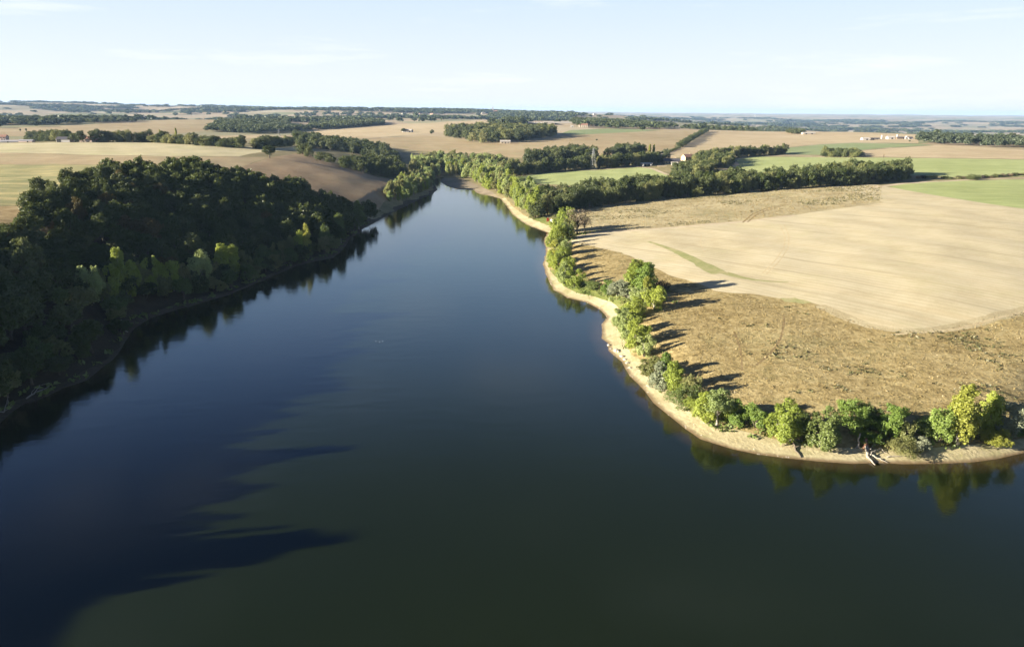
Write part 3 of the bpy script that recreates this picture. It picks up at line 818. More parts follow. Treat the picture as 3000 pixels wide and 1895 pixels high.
def tree_arrays(style, n_leaf, size, seed):
    rng = np.random.default_rng(seed)
    L = lobes_for(style, rng)
    limbs_to = np.array([l[0] for l in L])
    if n_leaf > 900 and style != 'bare':             # break every bough into smaller leaf clumps
        fine = []
        for c0, r0 in L:
            fine.append((c0, tuple(q * .8 for q in r0)))
            for _ in range(7):
                dd = unit(rng.normal(size=3) + (0, 0, .2))
                q = rng.uniform(.30, .52)
                fine.append((tuple(np.array(c0) + dd * np.array(r0) * rng.uniform(.7, 1.02)), tuple(x * q for x in r0)))
        L = fine
    cs = np.array([l[0] for l in L])
    rs = np.array([l[1] for l in L])
    wts = rs[:, 0] * rs[:, 2]
    tone_l = rng.uniform(0, 1, len(L)) * .6 + .4 * rng.random(len(L)) ** 2
    idx = rng.choice(len(L), int(n_leaf * 1.9), p=wts / wts.sum())
    d = unit(rng.normal(size=(len(idx), 3)) + (0, 0, .25))
    shell = rng.uniform(.55, 1.0, len(idx)) ** .6 + (rng.random(len(idx)) < .14) * rng.uniform(0, .5, len(idx))
    c = cs[idx] + d * rs[idx] * shell[:, None]
    q = ((c[:, None] - cs[None]) / rs[None])
    deep = (np.sqrt((q ** 2).sum(2)) < .58).any(1)
    ok = np.where((~deep) & (c[:, 2] > .25))[0][:n_leaf]
    c, d, idx = c[ok], d[ok], idx[ok]
    out = unit(c - np.array([0, 0, c[:, 2].mean() * .75]))
    nrm = unit(d * .6 + out * .4 + rng.normal(size=c.shape) * .6 + (0, 0, .2))
    sz = size * rng.uniform(.6, 1.35, len(c))
    v, f = leaf_quads(c, nrm, sz, rng)
    tone = np.clip(.55 * tone_l[idx] + .45 * rng.random(len(c)), 0, 1)
    # trunk and limbs
    th = {'round': 5.5, 'dense': 5.0, 'tall': 8.2, 'column': 8.5, 'willow': 4.5, 'bush': 3.0, 'bare': 7.0}[style]
    tr = {'round': .30, 'dense': .26, 'tall': .20, 'column': .16, 'willow': .2, 'bush': .14, 'bare': .2}[style]
    zs = np.linspace(0, th, 6)
    bend = np.cumsum(rng.normal(size=(6, 2)) * .12, 0)
    bend[0] = 0
    stem_p = np.concatenate([bend, zs[:, None]], 1)
    paths = [(stem_p, tr * np.linspace(1.15, .35, 6))]
    for l in rng.permutation(len(limbs_to))[:9 if style != 'bare' else 15]:
        tip = limbs_to[l]
        z0 = min(th * .85, max(th * .2, tip[2] * rng.uniform(.35, .6)))
        base = np.array([np.interp(z0, zs, stem_p[:, 0]), np.interp(z0, zs, stem_p[:, 1]), z0])
        mid = (base + tip) / 2 + rng.normal(size=3) * .15 + (0, 0, .25)
        p = np.array([base, (base + mid) / 2 + (0, 0, .1), mid, (mid + tip) / 2, tip + (tip - base) * .15])
        paths.append((p, tr * np.array([.5, .42, .3, .2, .08])))
    if style in ('willow', 'bush'):
        for k in range(3):
            a = rng.uniform(0, 6.28)
            p = np.array([(0, 0, 0), (.5 * math.cos(a), .5 * math.sin(a), 1.6), (1.2 * math.cos(a), 1.2 * math.sin(a), 4.0)])
            paths.append((p, tr * np.array([.8, .6, .2])))
    tv, tf = tubes(paths, 6)
    return (v, f, tone), (tv, tf)

def mesh_from(name, v, f, tone=None, smooth=False):
    me = bpy.data.meshes.new(name)
    me.from_pydata(v.tolist(), [], [tuple(x) for x in f])
    if tone is not None:
        at = me.attributes.new('tone', 'FLOAT', 'POINT')
        at.data.foreach_set('value', np.asarray(tone, np.float32))
    if smooth:
        me.polygons.foreach_set('use_smooth', [True] * len(me.polygons))
    return me

ARR = {}
PROTO = {}
def proto(style, lod):
    """a few different trees of each habit and fineness"""
    key = (style, lod)
    if key in PROTO:
        return PROTO[key]
    n, size, kinds = {'near': (6000, .235, 5), 'mid': (2700, .34, 5), 'mid2': (1100, .52, 4), 'far': (420, .8, 4), 'dot': (70, 1.9, 4)}[lod]
    if style == 'bare':
        n = n // 5
        size *= .8
    if style in ('column', 'bush') and lod == 'near':
        n = 4000
    if style == 'tall':
        size *= .86
    out = []
    for k in range(kinds):
        (v, f, tone), (tv, tf) = tree_arrays(style, n, size, 100 * k + len(style) * 7 + len(lod))
        crown = mesh_from('crown', v, f, np.repeat(tone, 4))
        trunk = mesh_from('trunk', tv, tf, smooth=True)
        whole = mesh_from('tree', np.concatenate([v, tv]), [tuple(x) for x in f] + [tuple(i + len(v) for i in x) for x in tf], np.concatenate([np.repeat(tone, 4), np.zeros(len(tv))]))
        whole.polygons.foreach_set('material_index', [0] * len(f) + [1] * len(tf))
        crown.materials.append(None); trunk.materials.append(None)
        whole.materials.append(None); whole.materials.append(None)
        ARR[(style, lod, k)] = (v, f, np.repeat(tone, 4), tv, tf)
        out.append((crown, trunk, whole))
    PROTO[key] = out
    return out

WIDTH = {'round': 8.2, 'dense': 8.4, 'tall': 4.4, 'column': 2.0, 'willow': 7.0, 'bush': 8.0, 'bare': 6.0}
TR = random.Random(5)
def slot(o, i, m):
    o.material_slots[i].link = 'OBJECT'
    o.material_slots[i].material = m

def tree(name, label, cat, x, y, h, w, style, leaf, lod, group=None, bark=None, parts=True, rz=None, sink=.15, rng=TR):
    ps = proto(style, lod)
    crown, trunk, whole = ps[rng.randrange(len(ps))]
    z = float(hfast(x, y)) - sink
    sc = (w / WIDTH[style] * rng.uniform(.92, 1.08), w / WIDTH[style] * rng.uniform(.92, 1.08), h / 10)
    rz = rng.uniform(0, 6.28) if rz is None else rz
    if parts:
        root = link(name, None)
        cr = link('crown', crown, root)
        slot(cr, 0, LEAF[leaf])
        tk = link('trunk', trunk, root)
        slot(tk, 0, bark or BARK)
    else:
        root = link(name, whole)
        slot(root, 0, LEAF[leaf])
        slot(root, 1, bark or BARK)
    root.location = (x, y, z)
    root.rotation_euler = (rng.uniform(-.04, .04), rng.uniform(-.04, .04), rz)
    root.scale = sc
    return tag(root, label, cat, group)

def size_at(px, py, top, wpx):
    p = ground(px, py)
    z = float(hfast(p[0], p[1]))
    _, _, dep = project(np.array([p[0], p[1], z]))
    return p, (py - top) * dep / FOC * 1.02, wpx * dep / FOC

# ------------------------------------------------------------------ the trees on the field side, one by one (foot x, foot y, top y, width in photo pixels)
SHORE_TREES = [
    ('poplar_tree', 'young yellow-green poplar at the bend of the beach, twin-headed with a thin stem', 2064, 1240, 1142, 64, 'tall', 'poplar'),
    ('poplar_tree', 'pale open-crowned tree with a bare light trunk standing on the sand edge', 2099, 1248, 1137, 84, 'round', 'willow'),
    ('shrub', 'low yellow-green bush between the dark round bush and the twin-headed poplar', 2030, 1212, 1163, 46, 'bush', 'poplar'),
    ('alder_tree', 'small deep green tree just behind the pale open-crowned tree', 2153, 1244, 1166, 62, 'willow', 'fresh'),
    ('alder_tree', 'small bright green spreading tree between the open-crowned tree and the broad yellow-green poplar', 2213, 1252, 1178, 64, 'willow', 'fresh'),
    ('poplar_tree', 'broad bushy yellow-green poplar above the end of the bright sand', 2298, 1287, 1166, 96, 'willow', 'poplar'),
    ('alder_tree', 'large round dark green alder leaning over the beach near the dead log', 2408, 1312, 1188, 98, 'willow', 'alder'),
    ('alder_tree', 'green tree with ragged crown behind the round dark alder', 2492, 1268, 1170, 92, 'round', 'fresh'),
    ('alder_tree', 'light green ragged tree above the root tangle', 2607, 1278, 1172, 84, 'willow', 'fresh'),
    ('willow_tree', 'slim grey-olive willow hugging the light green tree above the root tangle', 2650, 1298, 1214, 44, 'willow', 'olive'),
    ('shrub', 'low green bush beside the bare dead stake', 2541, 1296, 1262, 64, 'bush', 'fresh'),
    ('shrub', 'wide low olive bush at the foot of the grey-olive willow', 2637, 1322, 1282, 92, 'bush', 'olive'),
    ('willow_tree', 'small silvery wind-bent willow alone on the sand', 2694, 1316, 1276, 58, 'willow', 'grey'),
    ('alder_tree', 'deep green tree pressed against the bright yellow poplar', 2747, 1296, 1182, 74, 'willow', 'fresh'),
    ('poplar_tree', 'tall bright yellow poplar, the most yellow tree on the shore', 2806, 1306, 1128, 82, 'tall', 'yellow'),
    ('poplar_tree', 'yellow-green poplar just behind the bright yellow one', 2892, 1270, 1146, 66, 'tall', 'poplar'),
    ('willow_tree', 'large silvery grey willow beyond the bright yellow poplar', 2946, 1274, 1160, 92, 'willow', 'grey'),
    ('poplar_tree', 'small yellow-leaved tree at the foot of the silvery grey willow', 2908, 1306, 1250, 78, 'willow', 'yellow'),
    ('alder_tree', 'fresh green tree beyond the silvery grey willow at the picture edge', 2992, 1276, 1212, 58, 'willow', 'fresh'),
    ('shrub', 'dark shrub in the gap behind the silvery small willow', 2706, 1276, 1226, 60, 'bush', 'alder'),
    ('shrub', 'round dark green bush below the pale willow clump', 1999, 1190, 1136, 60, 'bush', 'alder'),
    ('willow_tree', 'olive green willow behind the round dark green bush', 2022, 1168, 1110, 50, 'willow', 'olive'),
    ('poplar_tree', 'narrow yellow-green poplar beside the pale willow clump', 1971, 1152, 1080, 46, 'tall', 'poplar'),
    ('willow_tree', 'pale grey-green willow clump at the back of the narrow beach', 1936, 1136, 1075, 66, 'willow', 'grey'),
    ('poplar_tree', 'light green slender tree rising behind the pale willow clump', 1951, 1108, 1048, 42, 'tall', 'fresh'),
    ('willow_tree', 'olive-grey bushy willow above the pebbly shore', 1906, 1104, 1056, 60, 'willow', 'olive'),
    ('willow_tree', 'yellow-green bushy tree ending the small grove above the pebbly shore', 1886, 1044, 974, 48, 'willow', 'willow'),
    ('poplar_tree', 'yellow-green poplar in the middle of the small grove on the headland', 1862, 1018, 930, 62, 'willow', 'poplar'),
    ('willow_tree', 'soft green willow at the water side of the small grove on the headland', 1834, 994, 912, 52, 'willow', 'willow'),
    ('willow_tree', 'low light green willow at the top of the headland sand', 1820, 962, 894, 44, 'willow', 'willow'),
    ('poplar_tree', 'green poplar below the grey willow on the point', 1854, 934, 868, 60, 'willow', 'poplar'),
    ('alder_tree', 'full green tree beside the tall twin poplar on the point', 1916, 906, 840, 62, 'willow', 'poplar'),
    ('poplar_tree', 'tall bright poplar on the point, the highest tree of the headland', 1860, 866, 768, 62, 'tall', 'poplar'),
    ('poplar_tree', 'twin of the tall bright poplar, slightly darker and a little lower', 1888, 870, 774, 52, 'tall', 'fresh'),
    ('poplar_tree', 'thin yellowing sapling in front of the tall poplars on the point', 1893, 880, 812, 26, 'tall', 'yellow'),
    ('willow_tree', 'wide silver-grey willow at the foot of the tall poplars on the point', 1838, 874, 822, 78, 'willow', 'grey'),
    ('shrub', 'dark maroon shrub behind the full green tree on the point', 1924, 850, 814, 48, 'bush', 'maroon'),
    ('shrub', 'small dark green bush alone on the turf of the point', 1736, 850, 822, 34, 'bush', 'alder'),
    ('alder_tree', 'small fresh green tree on the turf between two bushes', 1779, 860, 814, 30, 'willow', 'fresh'),
    ('willow_tree', 'small grey willow next to the fresh green tree on the turf', 1806, 866, 826, 44, 'willow', 'grey'),
    ('willow_tree', 'green willow ending the narrow shore row before the turf', 1684, 842, 784, 46, 'willow', 'poplar'),
    ('willow_tree', 'airy green willow with trunks showing above the small beach', 1653, 828, 768, 44, 'willow', 'willow'),
    ('poplar_tree', 'yellow-green tree second in the narrow shore row', 1635, 800, 748, 48, 'willow', 'poplar'),
    ('poplar_tree', 'low yellow-green tree on the water side of the narrow shore row', 1618, 786, 742, 36, 'willow', 'poplar'),
    ('poplar_tree', 'yellowest tree of the narrow shore row', 1628, 756, 704, 46, 'willow', 'yellow'),
    ('poplar_tree', 'light yellow-green tree in the middle of the narrow shore row', 1625, 728, 672, 42, 'willow', 'poplar'),
    ('alder_tree', 'darker green tree on the field side of the narrow shore row', 1645, 736, 690, 32, 'willow', 'alder'),
    ('alder_tree', 'dark green tree at the foot of the brown leafless tree', 1664, 704, 656, 36, 'willow', 'alder'),
    ('poplar_tree', 'tall yellow-green poplar by the red board', 1655, 684, 606, 50, 'willow', 'poplar'),
    ('poplar_tree', 'thinner yellow-green poplar in front of the tall one by the red board', 1632, 690, 640, 36, 'willow', 'poplar'),
    ('ash_tree', 'brown nearly leafless tree at the head of the narrow shore row', 1692, 686, 614, 56, 'bare', 'brown'),
    ('ash_tree', 'smaller brown withered tree beside the nearly leafless one', 1712, 680, 630, 34, 'bare', 'brown'),
    ('poplar_tree', 'yellow-green tree between the yellowest tree and the low one of the narrow shore row', 1646, 772, 716, 44, 'willow', 'poplar'),
    ('willow_tree', 'soft green tree on the field side of the yellowest tree in the narrow shore row', 1653, 752, 700, 38, 'willow', 'willow'),
    ('poplar_tree', 'yellow-green tree on the field side near the lower end of the narrow shore row', 1660, 804, 752, 40, 'willow', 'poplar'),
    ('poplar_tree', 'yellow-green tree just below the thinner poplar by the red board', 1634, 712, 656, 42, 'willow', 'poplar'),
    ('willow_tree', 'bushy green tree between the narrow shore row and the brown leafless tree', 1672, 690, 632, 40, 'willow', 'olive'),
    ('willow_tree', 'soft green willow linking the grey willow and the green poplar on the point', 1876, 900, 838, 50, 'willow', 'willow'),
    ('poplar_tree', 'yellow-green tree in the lower part of the small headland grove', 1852, 985, 912, 48, 'willow', 'poplar'),
    ('poplar_tree', 'leafy light green tree at the field side of the small headland grove', 1884, 1012, 944, 44, 'willow', 'poplar'),
    ('shrub', 'olive bush filling the gap behind the open-crowned tree', 2128, 1226, 1160, 60, 'bush', 'poplar'),
    ('shrub', 'green bush in the gap after the broad yellow-green poplar', 2352, 1262, 1200, 60, 'bush', 'alder'),
    ('alder_tree', 'deep green tree filling the gap behind the bare dead stake', 2548, 1262, 1184, 70, 'willow', 'alder'),
    ('shrub', 'small green bush beside the white van', 1627, 650, 628, 18, 'bush', 'olive'),
]
for nm, lb, px, py, top, wpx, style, leaf in SHORE_TREES:
    p, h, w = size_at(px, py, top, wpx)
    if 1890 < px < 2040 and 1090 < py < 1200:
        h, w = h * 1.28, w * 1.12
    tree(nm, lb, {'shrub': 'bush'}.get(nm, 'tree'), p[0], p[1], h * 1.08, w * (1.22 if py > 1000 else 1.34), style, leaf, 'near', 'trees and bushes along the sandy shore',
         PALE_BARK if leaf in ('willow', 'poplar', 'yellow') else BARK)

# ------------------------------------------------------------------ scatter in outlines
def scatter(poly, spacing, seed, jit=.38):
    rng = np.random.default_rng(seed)
    mn, mx = poly.min(0), poly.max(0)
    xs = np.arange(mn[0], mx[0], spacing)
    ys = np.arange(mn[1], mx[1], spacing * .87)
    X, Y = np.meshgrid(xs, ys)
    X = X + (np.arange(len(ys)) % 2)[:, None] * spacing / 2
    p = np.stack([X.ravel(), Y.ravel()], 1) + rng.normal(size=(X.size, 2)) * spacing * jit * .6
    return p[inside(p, poly)]

def px_poly(px):
    return np.array([ground(a, b) for a, b in px])

def along(px, spacing, seed, rows=1, row_gap=4.5, jit=.3):
    rng = np.random.default_rng(seed)
    w = px_poly(px)
    c = densify(w, 1.0, 0, closed=False)
    s = np.concatenate([[0], np.cumsum(np.linalg.norm(np.diff(c, axis=0), axis=1))])
    out = []
    for r in range(rows):
        d = np.arange(r * spacing * .5, s[-1], spacing) + rng.normal(size=len(np.arange(r * spacing * .5, s[-1], spacing))) * spacing * jit
        d = np.clip(d, 0, s[-1])
        q = np.stack([np.interp(d, s, c[:, 0]), np.interp(d, s, c[:, 1])], 1)
        away = unit(q)
        out.append(q + away * (r * row_gap + rng.normal(size=(len(q), 1)) * spacing * jit))
    return np.concatenate(out)

def in_frame(p, m=40):
    z = hfast(p[:, 0], p[:, 1])
    u, v, d = project(np.concatenate([p, z[:, None] + 5], 1))
    return (d > 0) & (u > -m) & (u < PW + m) & (v < PH + m), d

def plant(pts, name, label, cat, group, hr, wr, styles, leaves, lod, parts, seed, bark=None):
    r = random.Random(seed)
    labels = label if callable(label) else (lambda x, y: (label, group))
    for x, y in pts:
        lb, gp = labels(x, y)
        h = r.uniform(*hr)
        tree(name, lb, cat, float(x), float(y), h, r.uniform(*wr), r.choice(styles), r.choice(leaves), lod, gp, bark, parts, rng=r)

# --- bright willows and poplars round the head of the lake
A = px_poly([(1300, 517), (1345, 515), (1392, 533), (1440, 560), (1482, 576), (1510, 596), (1540, 625), (1575, 645), (1600, 622), (1580, 600), (1545, 566), (1500, 545), (1440, 522), (1390, 503), (1330, 495)])
plant(scatter(A, 7.4, 21), 'willow_tree', 'bright green willow in the thicket on the field side of the lake head', 'tree', 'willows at the field side of the lake head', (9, 14.5), (6, 8.5), ['willow', 'tall', 'willow'],
      ['willow', 'poplar', 'poplar', 'willow', 'olive'], 'mid', True, 31, PALE_BARK)
B = px_poly([(1116, 612), (1142, 608), (1200, 584), (1240, 564), (1262, 548), (1268, 524), (1290, 512), (1280, 497), (1235, 515), (1200, 530), (1165, 552), (1128, 580), (1112, 596)])
plant(scatter(B, 5.6, 22), 'poplar_tree', 'sunlit yellow-green poplar in the clump on the hill side of the lake head', 'tree', 'poplars at the hill side of the lake head', (6.5, 11.5), (5, 7.2), ['willow', 'tall', 'willow'],
      ['poplar', 'willow', 'olive', 'olive', 'willow'], 'mid', True, 32, PALE_BARK)
Cc = px_poly([(1205, 512), (1290, 500), (1380, 505), (1500, 520), (1520, 505), (1470, 490), (1380, 478), (1280, 474), (1205, 482)])
plant(scatter(Cc, 8.6, 23), 'willow_tree', 'mid green willow in the wooded valley upstream of the lake', 'tree', 'valley willows upstream of the lake', (10, 15), (7.5, 10), ['willow', 'round'],
      ['willow', 'hedge', 'olive', 'alder', 'willow'], 'mid', False, 33)

# --- the long dark tree belt
D1 = along([(1568, 640), (1640, 622), (1700, 611), (1800, 598), (1900, 586), (2000, 577), (2100, 570), (2200, 560), (2300, 553), (2400, 546), (2500, 543), (2590, 534), (2660, 526)], 5.4, 41, rows=1)
D2 = scatter(px_poly([(1556, 634), (1640, 615), (1740, 599), (1900, 579), (2100, 564), (2300, 547), (2500, 537), (2660, 521), (2672, 511), (2600, 508), (2500, 516), (2300, 532), (2100, 547), (2000, 551), (1850, 562), (1700, 580), (1560, 606)]), 8.2, 42)
if len(D2) > 215:
    D2 = D2[np.random.default_rng(4).choice(len(D2), 215, replace=False)]
plant(np.concatenate([D1, D2]), 'oak_tree', 'dark green oak in the long straight belt beside the stubble field', 'tree', 'oaks of the long tree belt', (9.5, 14), (8, 11), ['dense', 'dense', 'dense', 'willow'],
      ['hedge', 'hedge', 'oak', 'hedge', 'olive'], 'mid', True, 43)
for px, py, top, w, lb, st, lf in [
        (1890, 580, 510, 60, 'taller oak sticking up behind the long tree belt', 'round', 'hedge'), (1925, 582, 520, 45, 'dark oak next to the taller one behind the belt', 'round', 'hedge'),
        (1995, 570, 556, 30, 'reddish-brown withered tree in the front of the long belt', 'bare', 'brown'), (2283, 516, 490, 22, 'small light green tree in the green field behind the belt', 'willow', 'poplar'),
        (2520, 492, 470, 30, 'rounded small oak at the end of the low bushes behind the belt', 'round', 'hedge'), (2460, 492, 476, 24, 'small oak standing among low bushes behind the belt', 'round', 'hedge'),
        (2850, 527, 510, 30, 'round bush standing up in the low hedge by the green field corner', 'bush', 'hedge'), (2415, 456, 426, 22, 'thin tree at the start of the bushy clump in the fields', 'willow', 'olive'),
        (790, 463, 427, 46, 'lone oak standing at the crest of the brown slope', 'round', 'oak'), (2118, 528, 507, 18, 'lone small bush beside the green field edge', 'bush', 'hedge')]:
    p, h, w = size_at(px, py, top, w)
    tree('shrub' if 'bush' in lb[:16] else 'oak_tree', lb, 'bush' if 'bush' in lb[:16] else 'tree', p[0], p[1], h, w, st, lf, 'mid', None, None, True)

# --- second belt, pylon row, hamlet trees
plant(along([(1512, 514), (1600, 505), (1700, 497), (1800, 491), (1880, 484), (1925, 476)], 7.2, 44, rows=2, row_gap=7), 'hedgerow_oak', 'dark tree in the row behind the pylon field', 'tree', 'trees of the row behind the pylon field', (10, 14), (8, 11),
      ['dense', 'dense', 'willow'], ['hedge', 'oak', 'hedge', 'olive'], 'mid', False, 45)
plant(scatter(px_poly([(1530, 486), (1600, 478), (1680, 470), (1760, 470), (1760, 462), (1680, 458), (1600, 466), (1540, 474)]), 9.5, 46), 'hedgerow_oak', 'dark tree in the upper group behind the pylon', 'tree', 'trees of the upper group behind the pylon', (11, 15), (9, 12),
      ['dense'], ['hedge', 'oak', 'hedge'], 'mid', False, 47)
plant(scatter(px_poly([(1775, 464), (1840, 459), (1890, 455), (1885, 448), (1830, 450), (1780, 456)]), 10, 48), 'hedgerow_oak', 'dark tree in the clump at the field corner above the pylon row', 'tree', 'trees of the field corner clump', (10, 15), (9, 12),
      ['dense'], ['hedge', 'oak', 'far'], 'mid', False, 49)
plant(scatter(px_poly([(1965, 524), (2020, 528), (2088, 522), (2092, 508), (2040, 500), (1985, 506)]), 7.5, 50), 'hedgerow_oak', 'tree of the dense rounded grove below the hamlet', 'tree', 'trees of the grove below the hamlet', (9, 13.5), (7.5, 10),
      ['dense', 'dense', 'willow'], ['hedge', 'oak', 'olive', 'hedge'], 'mid', False, 51)
plant(scatter(px_poly([(2030, 494), (2085, 498), (2150, 487), (2150, 474), (2120, 462), (2060, 468), (2030, 478)]), 9, 52), 'hedgerow_oak', 'tree of the grove beside the hamlet roofs', 'tree', 'trees of the grove beside the hamlet', (8.5, 13), (8, 10.5),
      ['dense', 'dense', 'willow'], ['hedge', 'oak', 'olive'], 'mid', False, 53)
plant(along([(2085, 470), (2140, 463), (2200, 458), (2270, 454), (2300, 450)], 9, 54, rows=2, row_gap=8), 'hedgerow_oak', 'tree in the row running from the hamlet to the blue-green strip', 'tree', 'trees of the row above the green field', (8, 14), (8, 11),
      ['dense', 'dense', 'willow'], ['hedge', 'oak', 'olive'], 'mid', False, 55)
plant(along([(1885, 484), (1915, 480), (1950, 477)], 9, 56, rows=1), 'hedgerow_oak', 'rounded tree shading the open shed of the hamlet', 'tree', 'trees behind the open shed', (11, 14), (9, 11), ['dense'], ['hedge', 'far'], 'mid', False, 57)
plant(along([(1990, 432), (2015, 418), (2040, 402), (2070, 386)], 9.5, 58, rows=1), 'hedgerow_oak', 'tree in the thin hedge climbing between two pale fields', 'tree', 'trees of the thin climbing hedge', (6, 10), (7, 10), ['dense', 'bush'], ['hedge', 'far'], 'mid', False, 59)
plant(scatter(px_poly([(2410, 460), (2450, 461), (2520, 461), (2525, 452), (2480, 450), (2430, 452)]), 7.5, 60), 'hedgerow_oak', 'low tree in the bushy clump set in the pale and green fields', 'tree', 'trees of the bushy clump', (4.5, 8.5), (6, 8), ['dense', 'bush'], ['hedge', 'olive', 'hedge'], 'mid', False, 61)
# --- round copse in the tan fields
plant(scatter(px_poly([(1302, 398), (1350, 408), (1405, 421), (1480, 419), (1560, 410), (1632, 399), (1615, 391), (1520, 389), (1400, 387), (1330, 390)]), 15.5, 62), 'copse_oak', 'round-crowned tree of the big copse among the tan fields', 'tree', 'trees of the big copse', (14, 19), (14, 18),
      ['dense'], ['far', 'hedge', 'far', 'olive'], 'mid', False, 63)
# --- two belts on the hill above the brown slope
plant(scatter(px_poly([(862, 402), (930, 412), (1010, 424), (1080, 434), (1130, 446), (1172, 470), (1175, 492), (1140, 482), (1080, 462), (1010, 447), (930, 436), (870, 424)]), 11, 64), 'hillside_oak', 'dark tree of the upper belt on the hillside above the brown slope', 'tree', 'trees of the upper hillside belt', (9, 13), (8.5, 11.5),
      ['dense', 'dense', 'willow'], ['hedge', 'oak', 'far'], 'mid', False, 65)
plant(scatter(px_poly([(1005, 492), (1060, 505), (1120, 520), (1180, 526), (1195, 515), (1150, 500), (1090, 488), (1030, 480)]), 8, 66), 'hillside_oak', 'dark tree of the lower belt along the brown slope', 'tree', 'trees of the lower hillside belt', (8, 12), (7.5, 10.5),
      ['dense', 'dense', 'willow'], ['hedge', 'oak', 'hedge'], 'mid', False, 67)
for px, py, top, w, lb in [(886, 452, 415, 36, 'tall dark oak at the upper end of the lower hillside belt'), (908, 460, 428, 28, 'dark oak second from the upper end of the lower hillside belt'), (940, 470, 444, 40, 'broad low oak on the brown slope'),
                           (968, 476, 448, 34, 'oak below the broad low one on the brown slope'), (1005, 488, 460, 34, 'pointed oak in the middle of the brown slope')]:
    p, h, w = size_at(px, py, top, w)
    tree('hillside_oak', lb, 'tree', p[0], p[1], h, w * 1.1, 'dense', 'hedge', 'mid', None, None, False)
# --- farm belt on the plateau
BELT = np.concatenate([
    scatter(px_poly([(85, 414), (150, 416), (205, 415), (210, 409), (150, 408), (90, 408)]), 11, 68), along([(215, 417), (245, 417), (280, 417)], 9, 69),
    along([(296, 417), (340, 417), (368, 416)], 9, 70, rows=2, row_gap=9), along([(372, 417), (430, 417), (500, 421), (570, 425), (640, 430), (700, 434), (760, 436), (850, 428)], 9, 71, rows=2, row_gap=9)])
plant(BELT, 'farm_belt_oak', 'rounded tree of the belt round the plateau farm along the cream field', 'tree', 'trees of the plateau farm belt', (6.5, 11.5), (9, 13), ['dense'], ['hedge', 'far', 'oak', 'olive'], 'mid', False, 72)
for px, lb in ((473, 'first slim yellowing poplar rising from the farm belt'), (518, 'second and taller slim yellowing poplar in the farm belt'), (1903, 'slim yellow poplar by the field corner clump'), (1915, 'slim yellow poplar standing just east of its twin by the corner clump')):
    py = 418 if px < 1000 else 447
    p, h, w = size_at(px, py, 383 if px < 500 else 378 if px < 1000 else 424, 8)
    tree('column_poplar', lb, 'tree', p[0], p[1], h, w, 'column', 'yellow', 'mid', None, None, False)
# --- low hedges
plant(along([(2690, 524), (2740, 523), (2800, 525), (2850, 524), (2900, 521), (2960, 516), (3040, 511)], 3.2, 73), 'hedge_bush', 'low brown-green bush of the hedge by the green field corner', 'bush', 'bushes of the hedge by the green field corner', (1.8, 3.2), (3.0, 4.5), ['bush'], ['hedge', 'olive', 'brown', 'maroon'], 'far', False, 74)
plant(along([(2240, 517), (2300, 514), (2380, 506), (2430, 497), (2500, 490), (2540, 487)], 3.4, 75), 'hedge_bush', 'low bush of the line along the pale path behind the tree belt', 'bush', 'bushes along the pale path', (1.6, 3.6), (3, 4.6), ['bush'], ['hedge', 'olive', 'brown'], 'far', False, 76)
plant(along([(1925, 450), (1960, 446), (1990, 434)], 5, 77), 'hedge_bush', 'low bush of the hedge at the foot of the climbing hedge', 'bush', 'bushes at the foot of the climbing hedge', (1.8, 3.2), (4, 5), ['bush'], ['hedge', 'far'], 'far', False, 78)
for px, py, w, h, lb in [(1266, 394, 14, 14, 'single round tree on the tan field beside the white barn'), (1748, 413, 7, 6, 'tiny lone bush in the middle of the ochre slope'), (1882, 383, 22, 12, 'lone spreading tree on the crest of the ochre slope'),
                         (60, 386, 5, 9, 'first of two tiny trees on the long pale field'), (77, 386, 5, 10, 'second of two tiny trees on the long pale field, a little larger'), (2527, 386, 16, 9, 'small tree on the crest behind the long barn'), (2656, 391, 16, 12, 'dark lone tree on the crest behind the farm sheds'),
                         (2588, 466, 4, 14, 'dead thin tree on the edge of the green field'), (2665, 416, 6, 5, 'small dark bush on the bank below the farm sheds'), (1182, 388, 16, 12, 'dark tree beside the white barn')]:
    p, hh, ww = size_at(px, py, py - h, w)
    st = 'bare' if 'dead' in lb else 'round'
    tree('field_tree', lb, 'tree', p[0], p[1], hh, ww * 1.1, st, 'brown' if 'dead' in lb else 'far', 'mid', None, None, False)

# --- the hillside wood: the 300 nearest crowns as trees, the rest as one mass
WP = scatter(WOOD, 6.4, 80)
_d = seg_dist(WP, LAKE)
WP = WP[(_d > 2.6) & (_d < 175)]
fr, dep = in_frame(WP, 10)
order = np.argsort(np.where(fr, dep, 1e9))
TREES_300 = WP[order[:300]]
REST = WP[order[300:]]
REST = REST[np.hypot(REST[:, 0], REST[:, 1]) < 620]
shore_d = seg_dist(TREES_300, LAKE)
def wood_label(x, y):
    d = float(seg_dist(np.array([[x, y]]), LAKE)[0])
    r = math.hypot(x, y)
    if d < 22:
        return ('shaded tree along the dark muddy bank of the hillside wood', 'shaded trees along the muddy bank')
    if d < 60:
        return ('dark oak on the shaded lower slope of the hillside wood', 'oaks of the shaded lower slope')
    return ('dark green oak high on the slope of the hillside wood', 'oaks of the upper wooded slope')
